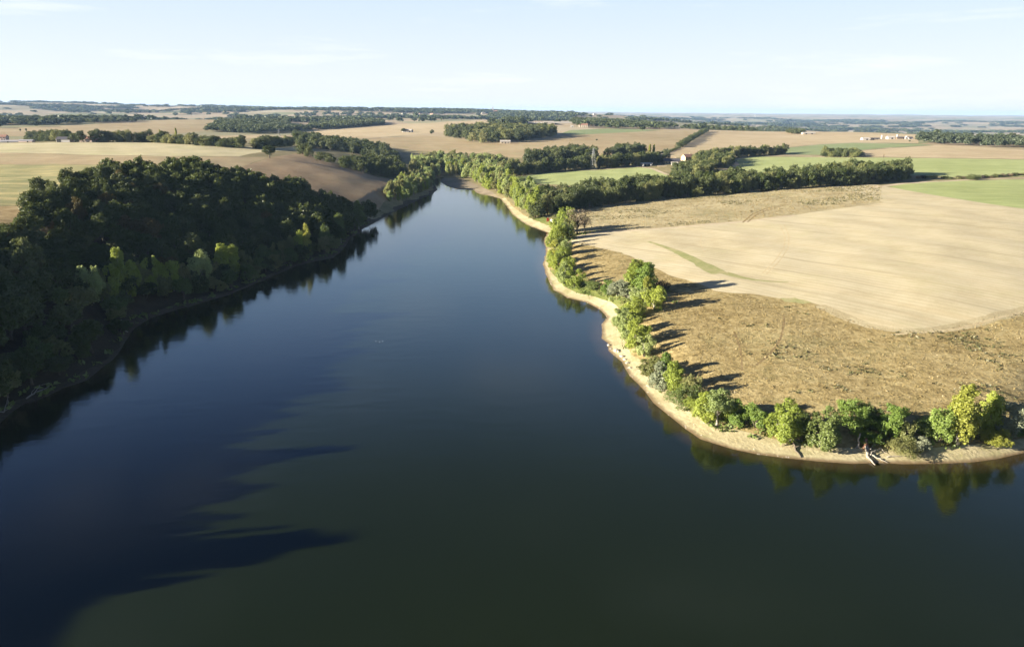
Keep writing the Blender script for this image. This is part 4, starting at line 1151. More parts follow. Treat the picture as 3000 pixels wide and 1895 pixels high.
# the sun-catching poplars in front of the wood
FRINGE = [
        (274, 888, 785, 66, 'willow', 'pale cream-green broad willow, sunlit in front of the dark wood'), (326, 886, 783, 56, 'poplar', 'bright green poplar beside the pale willow in front of the wood'),
        (358, 868, 750, 44, 'poplar', 'yellow-lit tall poplar, highest of the sunlit trees before the wood'), (388, 868, 778, 52, 'poplar', 'yellow-green poplar beside the highest sunlit one before the wood'),
        (447, 858, 760, 62, 'poplar', 'sunlit bushy poplar in the middle of the bright row before the wood'), (509, 852, 767, 54, 'poplar', 'dimmer green poplar following the bushy one in the bright row'),
        (585, 842, 748, 64, 'willow', 'broad yellow-green poplar catching the sun above the shaded bank'), (654, 816, 732, 48, 'poplar', 'green poplar in the pair at the end of the bright row'),
        (687, 812, 733, 40, 'poplar', 'yellow-topped poplar in the pair at the end of the bright row'), (874, 752, 684, 36, 'poplar', 'green poplar half in shade far along the wooded bank'),
        (896, 748, 670, 40, 'yellow', 'yellow-topped poplar far along the wooded bank'), (955, 735, 672, 44, 'alder', 'green tree after the yellow-topped poplar on the wooded bank'),
        (1000, 712, 640, 34, 'alder', 'slim dark green tree near the bend of the wooded bank'), (1052, 672, 604, 34, 'alder', 'dark green tree at the narrow end of the wooded bank'),
        (302, 884, 802, 50, 'olive', 'olive tree between the pale willow and the bright green poplar before the wood'), (420, 864, 786, 50, 'olive', 'olive green tree just before the bushy poplar of the bright row'),
        (478, 858, 784, 46, 'poplar', 'small green poplar between the bushy one and the dimmer one in the bright row'), (547, 848, 778, 48, 'olive', 'olive tree between the dimmer poplar and the broad yellow-green one'),
        (622, 830, 764, 44, 'olive', 'dull olive tree after the broad yellow-green poplar of the bright row'), (722, 804, 742, 42, 'olive', 'dull green tree just past the pair at the end of the bright row'),
        (768, 788, 726, 40, 'alder', 'green tree on the wooded bank, second past the bright row'), (815, 772, 714, 40, 'olive', 'olive tree on the wooded bank midway to the far yellow-topped poplar'),
        (846, 762, 700, 38, 'olive', 'olive tree just before the half-shaded far poplar on the wooded bank')]
FR = []
for k, (px, py, top, w, lf, lb) in enumerate(FRINGE):
    p, h, w = size_at(px, py, top, w)
    FR.append((p[0], p[1], float(hfast(p[0], p[1])) + h * 1.22))
def low_for_sun(x, y, h):
    """trees that stand between the sun and the fringe poplars are kept low to let its light through"""
    z = float(hfast(x, y))
    for k, (fx, fy, ft) in enumerate(FR):
        dx, dy = x - fx, y - fy
        back = -(dx * math.cos(sd) + dy * math.sin(sd))
        side = abs(-dx * math.sin(sd) + dy * math.cos(sd))
        if k < 12 and 3 < back < (45 if k == 0 else 65) and side < 3.4:
            h = min(h, max(6.0, ft - 5.5 + back * math.tan(SUN_EL) - z))
    return h
for k, (px, py, top, w, lf, lb) in enumerate(FRINGE):
    p, h, w = size_at(px, py, top, w)
    tree('poplar_tree', lb, 'tree', p[0], p[1], h * 1.22, w * 1.15, 'tall' if k in (2, 7, 8, 12, 13) else 'willow', lf, 'near', 'sunlit trees before the hillside wood', PALE_BARK)

r_ = random.Random(81)
for x, y in TREES_300:
    lb, gp = wood_label(x, y)
    d = float(seg_dist(np.array([[x, y]]), LAKE)[0])
    if d < 16:
        tree('oak_sapling', lb, 'tree', float(x), float(y), low_for_sun(x, y, r_.uniform(4.5, 9)), r_.uniform(5.5, 8.5), r_.choice(['willow', 'round']), r_.choice(['alder', 'oak', 'hedge', 'olive']), 'mid', gp, None, True, rng=r_)
    else:
        tree('woodland_oak', lb, 'tree', float(x), float(y), low_for_sun(x, y, r_.triangular(7.5, 15, 10.5)), r_.uniform(6.5, 10.5), 'round', r_.choice(['oak', 'oak', 'oak', 'hedge', 'hedge', 'oak_rust']) if r_.random() < .6 else 'oak', 'mid', gp, None, True, rng=r_)
# ------------------------------------------------------------------ masses of foliage kept as one mesh each
def mass(name, label, cat, pts, hr, wr, styles, leaf, lod, seed, sink=.4):
    rng = np.random.default_rng(seed)
    VV, FF, TT = [], [], []
    b = 0
    zz = hfast(pts[:, 0], pts[:, 1])
    for (x, y), z in zip(pts, zz):
        st = styles[rng.integers(len(styles))]
        ps = proto(st, lod)
        v, f, tone, tv, tf = ARR[(st, lod, int(rng.integers(len(ps))))]
        a = rng.uniform(0, 6.28)
        h, w = low_for_sun(x, y, rng.uniform(*hr)), rng.uniform(*wr)
        ca, sa = math.cos(a), math.sin(a)
        s = w / WIDTH[st]
        q = np.stack([(v[:, 0] * ca - v[:, 1] * sa) * s + x, (v[:, 0] * sa + v[:, 1] * ca) * s + y, v[:, 2] * h / 10 + z - sink], 1)
        VV.append(q); FF.append(f + b); TT.append(np.clip(tone * .6 + rng.random() * .4, 0, 1))
        b += len(v)
    v, f, t = np.concatenate(VV), np.concatenate(FF), np.concatenate(TT)
    me = bpy.data.meshes.new(name)
    me.vertices.add(len(v)); me.vertices.foreach_set('co', v.astype(np.float32).ravel())
    me.loops.add(f.size); me.loops.foreach_set('vertex_index', f.astype(np.int32).ravel())
    me.polygons.add(len(f)); me.polygons.foreach_set('loop_start', np.arange(0, f.size, 4, dtype=np.int32))
    me.update(calc_edges=True)
    at = me.attributes.new('tone', 'FLOAT', 'POINT')
    at.data.foreach_set('value', t.astype(np.float32))
    me.materials.append(LEAF[leaf])
    return tag(link(name, me), label, cat, kind='stuff')

mass('woodland', 'rest of the dark hillside wood, packed oak canopy over the hilltop', 'woodland', REST, (8.5, 13), (7.0, 10), ['round'], 'oak', 'mid2', 82)

TALL = np.array([(-143, 83), (-157, 90), (-160, 75)], float)
mass('woodland', 'tall poplars of the hillside wood reaching over the near bank', 'woodland', TALL, (11, 14), (7, 9), ['willow', 'tall'], 'alder', 'mid2', 83)
_tg = np.random.default_rng(91)
DAM = np.stack([-_tg.uniform(137, 158, 26), np.sort(_tg.uniform(-45, 62, 26))], 1)
for k in range(3):
    mass('woodland', ('lower', 'taller', 'tallest')[k] + ' trees of the hillside wood towards the dam', 'woodland', DAM[k::3], ((13, 16), (16, 19.5), (18, 22.5))[k], (6, 9), ['willow', 'round', 'tall'], 'alder', 'mid2', 85 + k)
mass('woodland', 'tallest pair of poplars over the near wooded bank', 'woodland', np.array([(-142.0, 66.0), (-141.0, 61.0), (-143.0, 93.0)]), (17, 19), (6, 7.5), ['tall', 'willow'], 'alder', 'mid2', 84)
# ------------------------------------------------------------------ far woods, each one mass
def far_wood(label, px, spacing, hr, wr, lod, leaf, seed, styles=('round',)):
    pts = scatter(px_poly(px), spacing, seed)
    if len(pts) > 900:
        pts = pts[np.random.default_rng(seed).choice(len(pts), 900, replace=False)]
    if len(pts):
        mass('woodland', label, 'woodland', pts, hr, wr, list(styles), leaf, lod, seed)
far_wood('big dark wood beyond the farm belt on the plateau', [(606, 386), (680, 389), (760, 386), (848, 372), (845, 360), (760, 358), (640, 364)], 12, (9, 13), (12, 16), 'far', 'far', 201)
far_wood('dark square-edged wood above the tan field around the white barn', [(905, 382), (1000, 377), (1125, 367), (1122, 359), (1000, 362), (910, 370)], 12, (9, 13), (12, 16), 'far', 'far', 202)
far_wood('long low wood beyond the long pale field', [(115, 367), (250, 363), (400, 359), (395, 351), (200, 353), (130, 358)], 14, (8, 12), (12, 16), 'far', 'far', 203)
far_wood('scrubby trees in the dip under the big dark wood', [(700, 393), (800, 392), (905, 384), (900, 378), (840, 376), (760, 388), (700, 390)], 12, (8, 13), (10, 14), 'far', 'far', 204)
far_wood('grey-green pine wood beyond the farm sheds', [(2688, 418), (2760, 426), (2900, 432), (3040, 436), (3300, 440), (3300, 424), (3000, 420), (2800, 408), (2690, 404)], 10.5, (10, 13), (10.5, 13.5), 'far', 'pine', 205)
far_wood('trees at the near end of the cream farm buildings', [(1466, 369), (1530, 370), (1530, 360), (1470, 358)], 13, (12, 18), (13, 18), 'far', 'far', 206)
far_wood('wooded hill running down behind the cream farm house', [(1668, 364), (1700, 372), (1800, 378), (1985, 379), (1960, 370), (1850, 360), (1700, 354)], 16, (10, 14), (13, 17), 'far', 'far', 207)
far_wood('line of dark trees on the crest before the wide plain', [(2010, 379), (2190, 385), (2300, 386), (2430, 386), (2420, 381), (2200, 379), (2020, 375)], 26, (7, 13), (10, 15), 'far', 'far', 208)
far_wood('dark block of trees beside the long low barn', [(2302, 392), (2352, 394), (2356, 389), (2306, 387)], 9, (6, 9), (9, 12), 'far', 'far', 209)
far_wood('wooded ridge under the distant village tower', [(1405, 352), (1500, 353), (1660, 350), (1720, 340), (1600, 334), (1440, 338)], 40, (14, 20), (24, 34), 'dot', 'far', 210)
far_wood('dark trees left standing round the far valley below the ridge', [(860, 345), (1000, 340), (1140, 346), (1250, 352), (1330, 350), (1240, 340), (1000, 332), (870, 336)], 60, (12, 18), (22, 32), 'dot', 'far', 211)

# woods sprinkled over the rest of the far country
def value_noise(x, y, seed):
    r = np.random.default_rng(seed).random((256, 256))
    xi, yi = np.floor(x).astype(int), np.floor(y).astype(int)
    fx, fy = x - xi, y - yi
    fx, fy = fx * fx * (3 - 2 * fx), fy * fy * (3 - 2 * fy)
    g = lambda i, j: r[i % 256, j % 256]
    return (g(xi, yi) * (1 - fx) + g(xi + 1, yi) * fx) * (1 - fy) + (g(xi, yi + 1) * (1 - fx) + g(xi + 1, yi + 1) * fx) * fy
_rng = np.random.default_rng(301)
bands = []
for r0, r1, s in ((1500, 2600, 15), (2600, 4200, 24), (4200, 6500, 36), (6500, 10500, 56)):
    n = int(1.36 * (r1 ** 2 - r0 ** 2) / 2 / s ** 2)
    rr_ = np.sqrt(_rng.uniform(r0 ** 2, r1 ** 2, n)); aa_ = _rng.uniform(-.68, .68, n)
    p = np.stack([rr_ * np.sin(aa_), rr_ * np.cos(aa_)], 1)
    m = .6 * value_noise(p[:, 0] / 520, p[:, 1] / 340, 5) + .4 * value_noise(p[:, 0] / 150, p[:, 1] / 110, 6)
    east = np.clip((np.arctan2(p[:, 0], p[:, 1]) - .08) * 6, 0, 1) * np.clip((p[:, 1] - 1500) / 800, 0, 1)
    keep = (m > .69 - .02 * east - .03 * (r0 > 4000)) | (_rng.random(n) < .012)
    p = p[keep]
    for q in REGIONS:
        p = p[~inside(p, q[3])] if len(p) else p
    bands.append((p, s, r0))
for (p, s, r0), lb in zip(bands, ('scattered woods in the first fold of far country', 'woods and hedgerow trees on the middle hills far off', 'hazy woods on the far ridges', 'faint bluish woods on the farthest slopes and plain')):
    mass('woodland', lb, 'woodland', p, (9 + r0 * .0004, 15 + r0 * .0006), (s * .95, s * 1.6), ['round'], 'far', 'dot', int(r0))

# ------------------------------------------------------------------ tufts of the dry meadow
def tufts(name, label, pts, size, blades, leaf, seed, spread=.35, flat=.5):
    rng = np.random.default_rng(seed)
    n = len(pts)
    c = np.repeat(np.c_[pts, hfast(pts[:, 0], pts[:, 1])], blades, 0)
    sz = np.repeat(size * rng.uniform(.5, 1.5, n), blades) * rng.uniform(.7, 1.3, n * blades)
    off = rng.normal(size=c.shape) * spread * (sz[:, None] / size) * (1, 1, 0)
    c = c + off
    c[:, 2] += sz * .45
    nr = unit(rng.normal(size=c.shape) * (1, 1, .5) + (0, 0, flat))
    v, f = leaf_quads(c, nr, sz, rng, .5)
    tone = np.repeat(np.clip(np.repeat(rng.random(n), blades) * .6 + rng.random(n * blades) * .4, 0, 1), 4)
    me = bpy.data.meshes.new(name)
    me.vertices.add(len(v)); me.vertices.foreach_set('co', v.astype(np.float32).ravel())
    me.loops.add(f.size); me.loops.foreach_set('vertex_index', f.astype(np.int32).ravel())
    me.polygons.add(len(f)); me.polygons.foreach_set('loop_start', np.arange(0, f.size, 4, dtype=np.int32))
    me.update(calc_edges=True)
    me.attributes.new('tone', 'FLOAT', 'POINT').data.foreach_set('value', tone.astype(np.float32))
    me.materials.append(LEAF[leaf])
    tag(link(name, me), label, name.replace('_', ' '), kind='stuff')
MEADOW = px_poly([(1700, 705), (1822, 745), (1960, 812), (2094, 858), (2205, 868), (2379, 894), (2472, 926), (2612, 974), (2763, 968), (3000, 912), (3150, 880), (3150, 1235), (2900, 1290), (2600, 1308), (2380, 1296), (2200, 1255), (2080, 1220), (1990, 1150), (1920, 1060), (1880, 960), (1930, 900), (1900, 830), (1720, 800), (1690, 740)])
mp_ = scatter(MEADOW, 1.0, 401, .9)
dens = value_noise(mp_[:, 0] / 9, mp_[:, 1] / 9, 9) * .6 + value_noise(mp_[:, 0] / 28, mp_[:, 1] / 28, 10) * .4
_rg = np.random.default_rng(402)
tufts('dry_grass', 'dry tan grass tufts covering the weedy meadow', mp_[_rg.random(len(mp_)) < .1 + .7 * dens], .15, 4, 'grass', 403)
wd = value_noise(mp_[:, 0] / 16 + 40, mp_[:, 1] / 11, 12) * .65 + value_noise(mp_[:, 0] / 5, mp_[:, 1] / 5, 13) * .35
east_m = np.clip((mp_[:, 0] - 70) / 90, 0, 1)
tufts('weeds', 'dark green and brown weed clumps dotted over the meadow', mp_[(_rg.random(len(mp_)) < np.clip((wd - .63 + .13 * east_m) * 1.5, 0.004, .45))] + .3, .26, 6, 'weeds', 404, .4)
UM = px_poly([(1720, 680), (1700, 612), (1900, 588), (2100, 570), (2300, 552), (2500, 544), (2580, 545), (2580, 590), (2430, 612), (2250, 637), (2060, 655), (1880, 669)])
up_ = scatter(UM, 2.4, 405, .9)
tufts('dry_grass', 'sparser dry tufts of the meadow strip below the tree belt', up_, .22, 4, 'grass', 406)
wd2 = value_noise(up_[:, 0] / 22, up_[:, 1] / 14, 14)
tufts('weeds', 'green weed patches of the meadow strip below the tree belt', up_[wd2 > .62], .3, 5, 'weeds', 407, .5)
for px in ([(1620, 800), (1650, 815), (1700, 840), (1760, 862), (1810, 885), (1850, 900), (1870, 870), (1800, 850), (1740, 825), (1650, 790)],):
    tp = scatter(px_poly(px), 1.2, 408, .8)
    tufts('grass', 'rough green grass on the point behind the beach', tp, .3, 4, 'olive', 409)
under = np.array([ground(t[2], t[3]) for t in SHORE_TREES])
ug = np.concatenate([under + _rg.normal(size=under.shape) * 2.6 for _ in range(9)])
ug = ug[seg_dist(ug, LAKE) > 4.5]
tufts('undergrowth', 'low brush and brambles under the trees of the sandy shore', ug, .36, 12, 'alder', 410, .7)
bank = np.concatenate([WOOD_LOW + _rg.normal(size=WOOD_LOW.shape) * 2.0 for _ in range(10)])
bank = bank[~inside(bank, LAKE)]
bank = bank[seg_dist(bank, LAKE) > 1.5]
tufts('undergrowth', 'dark scrub along the muddy bank of the hillside wood', bank, .6, 8, 'alder', 411, .7)

# ------------------------------------------------------------------ plain paints, plasters, roofs
def paint(name, c, rough=.7, var=.12, scale=3.0):
    t = NT(name)
    v = t.pos()
    col = t.ramp(t.noise(v, scale, 5, .65), [(.3, tuple(x * (1 - var) for x in c)), (.7, tuple(min(1, x * (1 + var)) for x in c))])
    t.principled(col, rough, None, .3)
    return t.m
PT = {k: paint(*v) for k, v in {
    'cream': ('cream_plaster', (.37, .315, .235)), 'white': ('white_wall', (.40, .375, .335)), 'ochre': ('ochre_stone', (.42, .33, .21)), 'pink': ('pinkish_plaster', (.52, .40, .33)),
    'slate': ('dark_slate_roof', (.075, .07, .08)), 'tile': ('terracotta_tiles', (.27, .15, .105)), 'grey': ('grey_sheet_roof', (.27, .26, .265)), 'fibre': ('pale_sheet_roof', (.38, .345, .295)),
    'dark': ('painted_dark_interior', (.018, .016, .015)), 'steel': ('galvanised_steel', (.22, .225, .23), .6), 'red': ('red_paint', (.52, .045, .03)), 'vanwhite': ('white_car_paint', (.78, .78, .76), .3),
    'glass': ('dark_glass', (.02, .024, .03), .1), 'rubber': ('black_rubber', (.02, .02, .02)), 'wood': ('weathered_timber', (.16, .12, .08)), 'rock': ('pale_rock', (.40, .36, .29)),
    'bird': ('white_feathers', (.30, .30, .30)), 'birdgrey': ('grey_feathers', (.3, .31, .33)), 'beak': ('orange_beak', (.55, .25, .03)), 'rust': ('red_brown_root', (.20, .105, .06))}.items()}

def boxes(name, parent, mat, items, bevel=0.0):
    """several axis-aligned or sheared solids in one part: (centre, size) pairs"""
    vs, fs = [], []
    for c, s in items:
        b = len(vs)
        for sx, sy, sz in ((-1, -1, -1), (1, -1, -1), (1, 1, -1), (-1, 1, -1), (-1, -1, 1), (1, -1, 1), (1, 1, 1), (-1, 1, 1)):
            vs.append((c[0] + sx * s[0] / 2, c[1] + sy * s[1] / 2, c[2] + sz * s[2] / 2))
        fs += [tuple(b + i for i in q) for q in ((3, 2, 1, 0), (4, 5, 6, 7), (0, 1, 5, 4), (1, 2, 6, 5), (2, 3, 7, 6), (3, 0, 4, 7))]
    me = bpy.data.meshes.new(name)
    me.from_pydata(vs, [], fs)
    me.materials.append(PT[mat] if isinstance(mat, str) else mat)
    return link(name, me, parent)

def poly(name, parent, mat, vs, fs, smooth=False):
    me = bpy.data.meshes.new(name)
    me.from_pydata([tuple(v) for v in vs], [], fs)
    me.materials.append(PT[mat] if isinstance(mat, str) else mat)
    if smooth:
        me.polygons.foreach_set('use_smooth', [True] * len(me.polygons))
    return link(name, me, parent)

def root_at(name, label, cat, px, py, rot=0.0, group=None, sink=.2, xy=None):
    p = ground(px, py) if xy is None else xy
    o = link(name, None)
    o.location = (p[0], p[1], float(hfast(p[0], p[1])) - sink)
    o.rotation_euler = (0, 0, math.radians(rot))
    return tag(o, label, cat, group)

def building(name, label, cat, px, py, L, Wd, H, R, rot, wall, roof, front=(), end=(), chimney=False, group=None, open_front=False):
    """gabled building, ridge along its length; front faces the camera side (-y). front / end: (kind, x, width, z0, z1)"""
    o = root_at(name, label, cat, px, py, rot, group, .3)
    o.location.y += Wd / 2
    l, w = L / 2, Wd / 2
    vs = [(-l, -w, 0), (l, -w, 0), (l, w, 0), (-l, w, 0), (-l, -w, H), (l, -w, H), (l, w, H), (-l, w, H), (-l, 0, H + R), (l, 0, H + R)]
    fs = [(0, 1, 5, 4), (2, 3, 7, 6), (1, 2, 6, 9, 5), (3, 0, 4, 8, 7)]
    poly('wall', o, wall, vs, fs)
    ov, th = .45, .18
    k = R / w
    e = w + ov
    zt, ze = H + R + .02, H - ov * k + .02
    rv = []
    for x in (-l - ov, l + ov):
        rv += [(x, -e, ze), (x, 0, zt), (x, e, ze), (x, e, ze + th), (x, 0, zt + th), (x, -e, ze + th)]
    rf = [(0, 1, 4, 5), (1, 2, 3, 4), (11, 10, 7, 6), (10, 9, 8, 7), (5, 4, 10, 11), (4, 3, 9, 10), (0, 6, 7, 1), (1, 7, 8, 2), (0, 5, 11, 6), (2, 8, 9, 3)]
    rf_o = poly('roof', o, roof, rv, rf)
    if chimney:
        boxes('chimney', rf_o, 'ochre', [((l * .55, .3, H + R + .3), (.7, .7, 1.5))])
    for kind, x, wd, z0, z1 in front:
        boxes(kind, o, 'dark' if kind != 'shutter' else 'wood', [((x, -w - .03, (z0 + z1) / 2), (wd, .12, z1 - z0))])  # dark panel on the wall paints the unlit inside of the opening
    for kind, y, wd, z0, z1 in end:
        boxes(kind, o, 'dark', [((-l - .03, y, (z0 + z1) / 2), (.12, wd, z1 - z0))])
    return o
win = lambda xs, z=1.0, h=1.2: [('window', x, 1.0, z, z + h) for x in xs]

# hamlet beside the pylon field
building('shed', 'open-fronted shed with a pale sheet roof at the edge of the hamlet', 'shed', 1894, 487, 11, 6, 2.4, 1.1, 10, 'cream', 'fibre', [('dark_doorway', -2.4, 3.6, .2, 2.2), ('dark_doorway', 2.2, 3.8, .2, 2.2)])
building('farmhouse', 'long low ochre farmhouse with a dark slate roof in the hamlet', 'house', 1969, 480, 16, 8, 3.0, 2.2, 4, 'ochre', 'slate', [('dark_doorway', 0, 1.2, .3, 2.3)] + win([-6, -3, 3, 5.8]), chimney=True)
building('farmhouse', 'hamlet house with a red terracotta roof half hidden by trees', 'house', 2016, 471, 11, 8, 4.2, 2.6, 24, 'ochre', 'tile', [('dark_doorway', 1, 1.2, .3, 2.3)] + win([-3.6, 3.6], 1.0) + win([-3.6, 0, 3.6], 2.9, 1.0), chimney=True)
building('shed', 'small ochre outbuilding with a dark doorway in the hamlet yard', 'shed', 1977, 485, 6, 4, 2.3, 1.2, -6, 'white', 'fibre', [('dark_doorway', .8, 1.8, .2, 2.0)])
o = root_at('stone_wall', 'low pale stone wall along the hamlet yard', 'wall', 1940, 488, 3)
boxes('coping', o, 'white', [((0, 0, 1.0), (9.2, .6, .14))]); boxes('masonry', o, 'ochre', [((0, 0, .45), (9, .45, .95))])
def tank(label, px, py, h, r):
    o = root_at('tank', label, 'tank', px, py)
    a = np.linspace(0, 2 * np.pi, 14, endpoint=False)
    prof = [(r, 0), (r, h), (r * .8, h + r * .3), (r * .3, h + r * .5)]
    vs = [(q * math.cos(t), q * math.sin(t), z) for q, z in prof for t in a]
    n = len(a)
    fs = [(i * n + k, i * n + (k + 1) % n, (i + 1) * n + (k + 1) % n, (i + 1) * n + k) for i in range(3) for k in range(n)] + [tuple(3 * n + k for k in range(n))]
    poly('drum', o, 'white', vs, fs, True)
    boxes('cap', o, 'grey', [((0, 0, h + r * .55), (r * .5, r * .5, .2))])
tank('pale round tank beside the open shed', 1885, 488, 1.8, 1.1)
tank('second pale tank in the hamlet yard, between the open shed and the stone wall', 1907, 487, 1.5, .9)

# cream farm on the skyline
CF = 'barns of the cream farm'
for px, py, L, H, rot, lb, fr in [
        (1552, 366, 24, 4.2, 2, 'first cream barn of the far farm, with a dark open bay', [('dark_doorway', 3, 9, .3, 3.4)]), (1580, 367, 14, 4.4, -4, 'short cream barn second in the far farm row', [('dark_doorway', 4, 3, .3, 3.2)]),
        (1608, 366, 26, 5.0, 3, 'long cream barn in the middle of the far farm, dark doors at its end', [('dark_doorway', -9, 5, .3, 3.6), ('dark_doorway', 9, 3, .3, 3.2)]), (1648, 366, 46, 4.6, 2, 'longest cream barn of the far farm with a plain pale wall', [('dark_doorway', -18, 3, .3, 3)])]:
    building('barn', lb, 'barn', px, py, L, 13, H, 2.4, rot, 'cream', 'fibre', fr, group=CF)
building('shed', 'small white hut before the end of the longest cream barn', 'shed', 1676, 373, 5, 4, 2.6, 1.3, 0, 'white', 'fibre', [('dark_doorway', 0, 1.2, .3, 2.2)])
building('farmhouse', 'cream house with terracotta roof at the end of the far farm', 'house', 1713, 374, 13, 9, 5.5, 2.6, -3, 'cream', 'tile', [('dark_doorway', 0, 1.3, .3, 2.4)] + win([-4, 4]) + win([-4, 0, 4], 3.6), chimney=True)
building('farmhouse', 'narrow cream annexe beside the terracotta-roofed farm house', 'house', 1701, 373, 6, 7, 4.4, 2.0, 4, 'cream', 'tile', win([0], 1.2))
building('barn', 'white barn with a dark open end alone on the tan field', 'barn', 1193, 388, 17, 9, 3.6, 1.8, -14, 'white', 'fibre', [('dark_doorway', 6.2, 3.4, .3, 3.0)], [('dark_doorway', 0, 4, .3, 3.0)])
building('farmhouse', 'pale roof of a house tucked under the big copse', 'house', 1480, 421, 14, 7, 3.0, 1.8, 3, 'cream', 'fibre', [('dark_doorway', 0, 1.2, .3, 2.2)] + win([-4, 4]))
# farm sheds on the field rise
building('barn', 'pale gabled barn with a dark doorway, first of the farm sheds on the rise', 'barn', 2538, 411, 11, 9, 2.6, 1.8, 0, 'white', 'fibre', [('dark_doorway', 1.2, 2.6, .3, 2.5)])
building('shed', 'long dark-roofed shed between the first gabled barn and its silo', 'shed', 2564, 410, 15, 7, 2.2, 1.0, 3, 'cream', 'slate', [('dark_doorway', -3, 2, .3, 1.9), ('window', 3, 2, .8, 1.6)])
building('barn', 'pale gabled barn with a dark doorway between the two white silos', 'barn', 2612, 408, 11, 9, 2.8, 2.0, 0, 'white', 'fibre', [('dark_doorway', 1.0, 2.8, .3, 2.6)])
building('shed', 'long brown-black shed beside the second white silo', 'shed', 2641, 408, 14, 7, 2.6, 1.1, -2, 'wood', 'slate', [('dark_doorway', 4, 2.4, .3, 2.2)])
building('shed', 'white steep-gabled hut among the farm sheds', 'shed', 2658, 408, 4.5, 6, 2.2, 2.6, 90, 'white', 'white', (), [('dark_doorway', 0, 1.6, .3, 2.2)])
building('shed', 'grey end shed of the farm sheds, next to the pine wood', 'shed', 2668, 408, 7, 6, 2.6, 1.2, 0, 'grey', 'slate', [('dark_doorway', 0, 2.2, .3, 2.2)])
for px, py, lb in ((2583, 407, 'white silo in the middle of the farm sheds'), (2628, 405, 'white silo beside the gabled barn with the round-looking doorway')):
    o = root_at('silo', lb, 'silo', px, py)
    a = np.linspace(0, 2 * np.pi, 16, endpoint=False)
    n = 16
    vs = [(1.45 * math.cos(t), 1.45 * math.sin(t), z) for z in (0, 5.2) for t in a]
    poly('barrel', o, 'white', vs, [(k, (k + 1) % n, n + (k + 1) % n, n + k) for k in range(n)], True)
    dv = [(1.5 * math.cos(f) * math.cos(t), 1.5 * math.cos(f) * math.sin(t), 5.2 + 1.2 * math.sin(f)) for f in (0, .5, 1.0, 1.4) for t in a]
    poly('dome', o, 'fibre', dv, [(i * n + k, i * n + (k + 1) % n, (i + 1) * n + (k + 1) % n, (i + 1) * n + k) for i in range(3) for k in range(n)] + [tuple(3 * n + k for k in range(n))], True)
building('barn', 'long low barn with a pale roof on the crest above the fields', 'barn', 2371, 394, 24, 10, 2.4, 1.6, 2, 'cream', 'fibre', [('dark_doorway', -6, 3, .3, 2.2), ('dark_doorway', 5, 3, .3, 2.2)])
# plateau farm
building('farmhouse', 'pinkish house with a terracotta roof at the end of the plateau farm', 'house', 2, 412, 10, 8, 4.4, 2.2, 8, 'pink', 'tile', [('dark_doorway', 1, 1.2, .3, 2.3)] + win([-3, 3.4]) + win([-3, 0, 3.4], 3.0, 1.0), chimney=True)
building('shed', 'long low grey glasshouse shed before the plateau farm orchard', 'shed', 36, 418, 22, 5, 1.4, .9, 2, 'grey', 'grey', [('dark_doorway', -4, 1.2, .1, 1.4)])
building('shed', 'second low grey shed lined up with the long glasshouse', 'shed', 74, 417, 12, 5, 1.5, .9, 2, 'pink', 'grey', [('dark_doorway', 2, 1.2, .1, 1.4)])
building('barn', 'grey-roofed barn with a pale wall in the plateau farm', 'barn', 184, 417, 12, 8, 3.0, 1.8, 3, 'white', 'slate', [('dark_doorway', -3.6, 3.6, .3, 2.7)])
building('barn', 'reddish barn among trees at the plateau farm', 'barn', 252, 416, 12, 8, 3.2, 1.8, -4, 'pink', 'tile', [('dark_doorway', 2, 3, .3, 2.7), ('window', -3, 1.2, 1.2, 2.2)])
building('shed', 'tiny ochre hut at the end of the reddish barn', 'shed', 284, 417, 3.5, 3, 2.4, 1.2, 0, 'ochre', 'tile', [('dark_doorway', -.5, 1.2, .2, 2.0)])

# distant village on the ridge
VR = random.Random(77)
for i, (px, py, lb) in enumerate([(1150, 337, 'white far-off house, westmost on the village slope'), (1166, 340, 'pale far house below the westmost village house'), (1182, 336, 'pale far house on the shoulder of the village slope'), (1205, 341, 'cream far house in the middle of the village slope'),
                                  (1226, 337, 'white far house above the cream one on the village slope'), (1248, 342, 'far house at the wooded edge of the village slope'), (1265, 338, 'last pale far house of the village slope'), (1427, 330, 'white far house just west of the church tower'),
                                  (1416, 334, 'small pale far house below the church'), (1436, 332, 'pale far house touching the church'), (1480, 336, 'lone pale house on the wooded ridge east of the church'), (1598, 345, 'bright far house in the ridge woods'), (1716, 332, 'red-roofed far house on the eastern ridge top'),
                                  (1732, 333, 'cream far house on the eastern ridge top'), (1741, 337, 'white far house under the eastern ridge top'), (1846, 341, 'white far house alone on the pinkish slope')]):
    building('village_house', lb, 'house', px, py, VR.uniform(12, 20), VR.uniform(9, 12), VR.uniform(5, 7), 3.2, VR.uniform(-30, 30), VR.choice(['white', 'cream', 'white']), VR.choice(['tile', 'tile', 'fibre']), [('dark_doorway', 0, 2, .3, 2.6)], group='far village houses')
o = root_at('church', 'white church with a tall pointed tower on the village ridge', 'church', 1444, 330)
boxes('tower', o, 'white', [((0, 0, 12), (6.5, 6.5, 24))])
poly('spire', o, 'grey', [(-3.4, -3.4, 24), (3.4, -3.4, 24), (3.4, 3.4, 24), (-3.4, 3.4, 24), (0, 0, 38)], [(0, 1, 4), (1, 2, 4), (2, 3, 4), (3, 0, 4), (3, 2, 1, 0)])
poly('nave', o, 'white', [(3.3, -5, 0), (26, -5, 0), (26, 5, 0), (3.3, 5, 0), (3.3, -5, 8), (26, -5, 8), (26, 5, 8), (3.3, 5, 8), (3.3, 0, 12.5), (26, 0, 12.5)], [(0, 1, 5, 4), (2, 3, 7, 6), (1, 2, 6, 9, 5), (3, 0, 4, 8, 7)])
